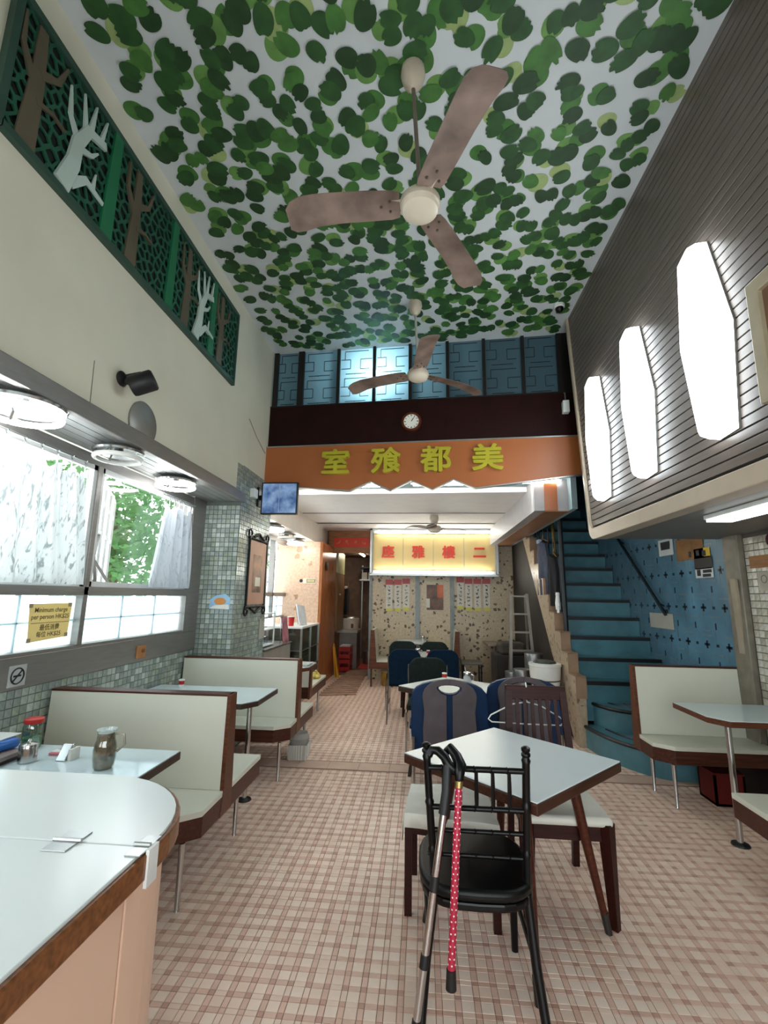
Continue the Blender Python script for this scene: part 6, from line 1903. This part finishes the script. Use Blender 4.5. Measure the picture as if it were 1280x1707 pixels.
obj('dark_back', br((-1.90, 7.33, DZ + 0.005), (-1.96, 7.37, DZ + 0.28), 0.02, 0.22, (0.2, 1, 0)), black_matt, wbd)
cu_ = thing('red_cup', 'red and white cup on the display cabinet', 'cup', (-1.98, 7.0, DZ))
obj('body', lt([(0.04, DZ + 0.001), (0.052, DZ + 0.13)], (-1.98, 7.0, 0), 16), red_m, cu_, smooth=True)
obj('rim', lt([(0.053, DZ + 0.13), (0.055, DZ + 0.14), (0.045, DZ + 0.141)], (-1.98, 7.0, 0), 16), plastic_white, cu_)
ws2 = thing('wall_plaque', 'small cream sign with black emblem on the pinkish pebble panel', 'sign', (-2.05, 7.99, 1.72))
obj('plate', bx(-2.08, -1.86, 7.990, 7.998, 1.73, 1.82), M('plaque_cream', '#e6dcc4', rough=0.5), ws2)
obj('dark_frame', bx(-2.02, -1.87, 7.987, 7.991, 1.745, 1.805), M('plaque_brown', '#5c4a36', rough=0.5), ws2)
obj('text_panel', bx(-2.01, -1.88, 7.985, 7.988, 1.752, 1.798), M('plaque_yellow', '#cbb98a', rough=0.5), ws2)
obj('emblem', lt([(0.03, 0), (0.028, 0.003), (0.002, 0.004)], (-2.12, 7.997, 1.775), 16, (0, -1, 0)), black_matt, ws2)
# ---- kitchen doorway
dm = thing('duckboard_mat', 'slatted brown duckboard on the floor before the kitchen', 'mat', (-1.4, 8.8, 0))
for k in range(15):
    y = 7.5 + k * 0.165
    obj('slat', br((-1.62 + k * 0.006, y - 0.06, 0.014), (-1.05 - 0.006 * k, y + 0.10, 0.014), 0.075, 0.018), M('duckboard_wood', '#a88672', rough=0.6, var=0.15, scale=8), dm, bevel=0.003)
for x in (-1.5, -1.2): obj('runner', bx(x - 0.02, x + 0.02, 7.5, 9.9, 0.003, 0.008), red_wood, dm)
rm = tag(obj('red_mat', bx(-1.40, -1.05, 10.2, 11.7, 0.0, 0.012), M('red_rubber', '#c2402f', rough=0.7, var=0.1), bevel=0.003), 'red rubber mat on the kitchen floor', 'mat')
ys_ = thing('wet_floor_sign', 'yellow folding floor sign leaning by the wooden partition', 'sign', (-1.70, 9.1, 0))
obj('leaf', br((-1.60, 9.05, 0.0), (-1.70, 9.08, 0.56), 0.02, 0.13, (0, 1, 0)), yellow_m, ys_, bevel=0.006)
obj('leaf', br((-1.66, 9.12, 0.0), (-1.71, 9.10, 0.56), 0.02, 0.13, (0, 1, 0)), yellow_m, ys_, bevel=0.006)
obj('handle', tb([(-1.705, 9.03, 0.56), (-1.705, 9.09, 0.62), (-1.705, 9.15, 0.56)], 0.010, 6), yellow_m, ys_)
for i in range(2):
    t = thing('red_drink_crate', ('red plastic crate on the floor by the yellow sign', 'red plastic crate stacked on top of the lower one')[i], 'crate', (-1.55, 9.95, i * 0.25), group='red crates by the kitchen door')
    z = i * 0.25 + 0.002
    bm = BM()
    for (a, b, c_, d) in ((-1.72, -1.705, 9.75, 10.15), (-1.515, -1.50, 9.75, 10.15), (-1.72, -1.50, 9.75, 9.765), (-1.72, -1.50, 10.135, 10.15)):
        box(bm, a, b, c_, d, z, z + 0.09); box(bm, a, b, c_, d, z + 0.16, z + 0.24)
    box(bm, -1.72, -1.50, 9.75, 10.15, z, z + 0.012)
    obj('wall', bm, red_m, t)
    bm = BM()
    for (x, y) in ((-1.7125, 9.7575), (-1.5075, 9.7575), (-1.7125, 10.1425), (-1.5075, 10.1425)): box(bm, x - 0.012, x + 0.012, y - 0.012, y + 0.012, z, z + 0.24)
    obj('corner_post', bm, red_m, t)
nw = thing('newspaper', 'papers lying on the red crates', 'newspaper', (-1.6, 9.95, 0.5))
obj('sheet', bx(-1.71, -1.51, 9.78, 10.12, 0.494, 0.515), M('newsprint', '#cfcfca'), nw)
obj('fold', bx(-1.70, -1.56, 9.80, 10.05, 0.515, 0.522), M('newsprint', '#cfcfca'), nw)
cs = thing('cooker_stand', 'grey metal stand under the rice cooker', 'stand', (-1.62, 10.4, 0))
obj('cabinet', bx(-1.80, -1.42, 10.2, 10.75, 0.0, 0.74), M('grey_stand_metal', '#8f867f', rough=0.45, var=0.1), cs, bevel=0.004)
obj('top', bx(-1.86, -1.40, 10.18, 10.77, 0.74, 0.80), M('pale_stand_top', '#b9b2a8', rough=0.4), cs, bevel=0.004)
rc_ = thing('rice_cooker', 'large white rice cooker on the kitchen stand', 'cooker', (-1.63, 10.45, 0.8))
obj('body', lt([(0.19, 0.802), (0.205, 0.82), (0.222, 0.98), (0.225, 1.04), (0.21, 1.05)], (-1.63, 10.45, 0), 26), M('cooker_white', '#e3d6c8', rough=0.3), rc_, smooth=True)
obj('lid', lt([(0.215, 1.05), (0.19, 1.075), (0.04, 1.09)], (-1.63, 10.45, 0), 26), dull_steel, rc_, smooth=True)
obj('switch', bx(-1.56, -1.51, 10.225, 10.245, 0.84, 0.93), M('cooker_brown', '#6a3a24', rough=0.4), rc_)
obj('handle', bx(-1.86, -1.84, 10.40, 10.50, 0.95, 0.99), black_matt, rc_)
kc = thing('tall_cabinet', 'tall brown cabinet with pale green upper doors in the kitchen', 'cabinet', (-2.0, 10.0, 0))
obj('body', bx(-2.35, -1.74, 9.35, 10.15, 0.82, 2.0), wood_mat('cabinet_wood', '#8c6844', rough=0.4, stretch=(10, 10, 1)), kc)
d_ = obj('upper_door', bx(-1.74, -1.72, 9.36, 10.14, 1.98, 2.42), M('green_door', '#a7a878', rough=0.4), kc)
obj('upper_box', bx(-2.35, -1.74, 9.35, 10.15, 2.0, 2.44), M('green_door', '#a7a878'), kc)
d_ = obj('door', bx(-1.74, -1.72, 9.37, 10.13, 0.84, 1.96), MATS['cabinet_wood'], kc)
obj('knob', lt([(0.02, 0), (0.018, 0.02), (0.004, 0.024)], (-1.72, 9.60, 1.55), 12, (1, 0, 0)), M('pale_knob', '#d8cfbd', rough=0.4), d_)
ks = thing('kitchen_shelf', 'dark metal shelf with boxes at the kitchen back wall', 'shelf', (-1.2, 11.3, 1.9))
obj('shelf_board', bx(-1.55, -1.02, 11.3, 11.85, 1.90, 1.93), alu, ks)
obj('shelf_board', bx(-1.55, -1.02, 11.3, 11.85, 2.20, 2.23), black_matt, ks)
for i in range(3): obj('box', bx(-1.50 + i * 0.16, -1.37 + i * 0.16, 11.4, 11.7, 1.93, 2.10), M('pale_box', '#a9a79e', rough=0.6), ks)
for x in (-1.54, -1.03): obj('upright', bx(x - 0.015, x + 0.015, 11.8, 11.84, 0.0, 2.3), alu, ks)
for i in range(3):
    t = thing('cooking_pot', ('steel pot on the kitchen floor nearest the crates', 'dark pan on the kitchen floor', 'large steel pot at the back of the kitchen')[i], 'pot', (-1.25 + 0.05 * i, 10.95 + 0.35 * i, 0), group='pots on the kitchen floor')
    x, y, r, h = -1.25 + 0.05 * i, 10.95 + 0.35 * i, 0.13, (0.28, 0.2, 0.5)[i]
    obj('body', lt([(r * 0.9, 0.014), (r, 0.03), (r, h)], (x, y, 0), 18), dull_steel, t, smooth=True)
    obj('lid', lt([(r * 1.02, h), (r * 0.6, h + 0.03), (0.02, h + 0.05)], (x, y, 0), 18), dull_steel, t, smooth=True)
ap = garment('black and white apron hanging at the kitchen cabinet', 10.15, 10.45, 1.72, 1.12, M('black_cloth', '#15171c'), x=-1.66, collar=M('white_collar', '#d8d8d2', rough=0.8))
ap['category'] = 'clothing'; ap['group'] = 'kitchen clothes'
kl = thing('kitchen_lamp', 'fluorescent lamp on the kitchen ceiling above the doorway', 'lamp', (-1.4, 10.3, 2.47))
obj('lit_tube', tb([(-1.4, 9.9, 2.465), (-1.4, 11.0, 2.465)], 0.016, 8), EM('warm_tube', '#fff1dc', 45.0), kl, smooth=True)
obj('housing', bx(-1.44, -1.36, 9.85, 11.05, 2.482, 2.499), plastic_white, kl)
bell = tag(obj('round_speaker', lt([(0.075, 0.0), (0.085, 0.015), (0.07, 0.035), (0.02, 0.04)], (-1.75, 8.28, 2.05), 22, (1, 0, 0)), M('brown_round', '#4a3226', rough=0.4, var=0.1)), 'round dark speaker on the brown wooden partition', 'speaker')

# ================================================================== trees outside the windows
def tree(label, c, r, n, seed):
    rr = random.Random(seed)
    t = thing('tree', label, 'tree', (c[0], c[1], -3.0))
    obj('trunk', tb([(c[0], c[1], -3.0), (c[0] + 0.1, c[1] - 0.05, c[2] - 0.5), (c[0], c[1], c[2] + 0.5)], 0.12, 8, [0.16, 0.12, 0.05]), M('bark', '#5c4a3a', rough=0.8, var=0.2), t)
    vs, fs = [], []
    for i in range(n):
        d = Vector((rr.gauss(0, 1), rr.gauss(0, 1), rr.gauss(0, 1))).normalized() * (rr.random() ** 0.45)
        p = Vector((c[0] + d.x * r[0], c[1] + d.y * r[1], c[2] + d.z * r[2]))
        a = Vector((rr.gauss(0, 1), rr.gauss(0, 1), rr.gauss(0, 1))).normalized(); b = a.orthogonal().normalized()
        s = rr.uniform(0.05, 0.09)
        k = len(vs)
        vs += [p - a * s, p + b * s * 0.5, p + a * s, p - b * s * 0.5]
        fs.append((k, k + 1, k + 2, k + 3))
    me = bpy.data.meshes.new('foliage'); me.from_pydata([tuple(v) for v in vs], [], fs)
    me.materials.append(FROST('leaf_green', '#4d7a44', clear=0.0, trans=0.45, rough=0.5))
    me.transform(WORLD[t].inverted())
    o = bpy.data.objects.new('foliage', me); C.objects.link(o); o.parent = t
    stuff(o)
tree('leafy green tree outside the first window', (-4.6, 6.4, 2.35), (1.0, 1.5, 1.15), 2600, 3)
tree('green tree outside the second window bay', (-6.0, 13.6, 2.6), (1.4, 2.6, 1.4), 2600, 5)
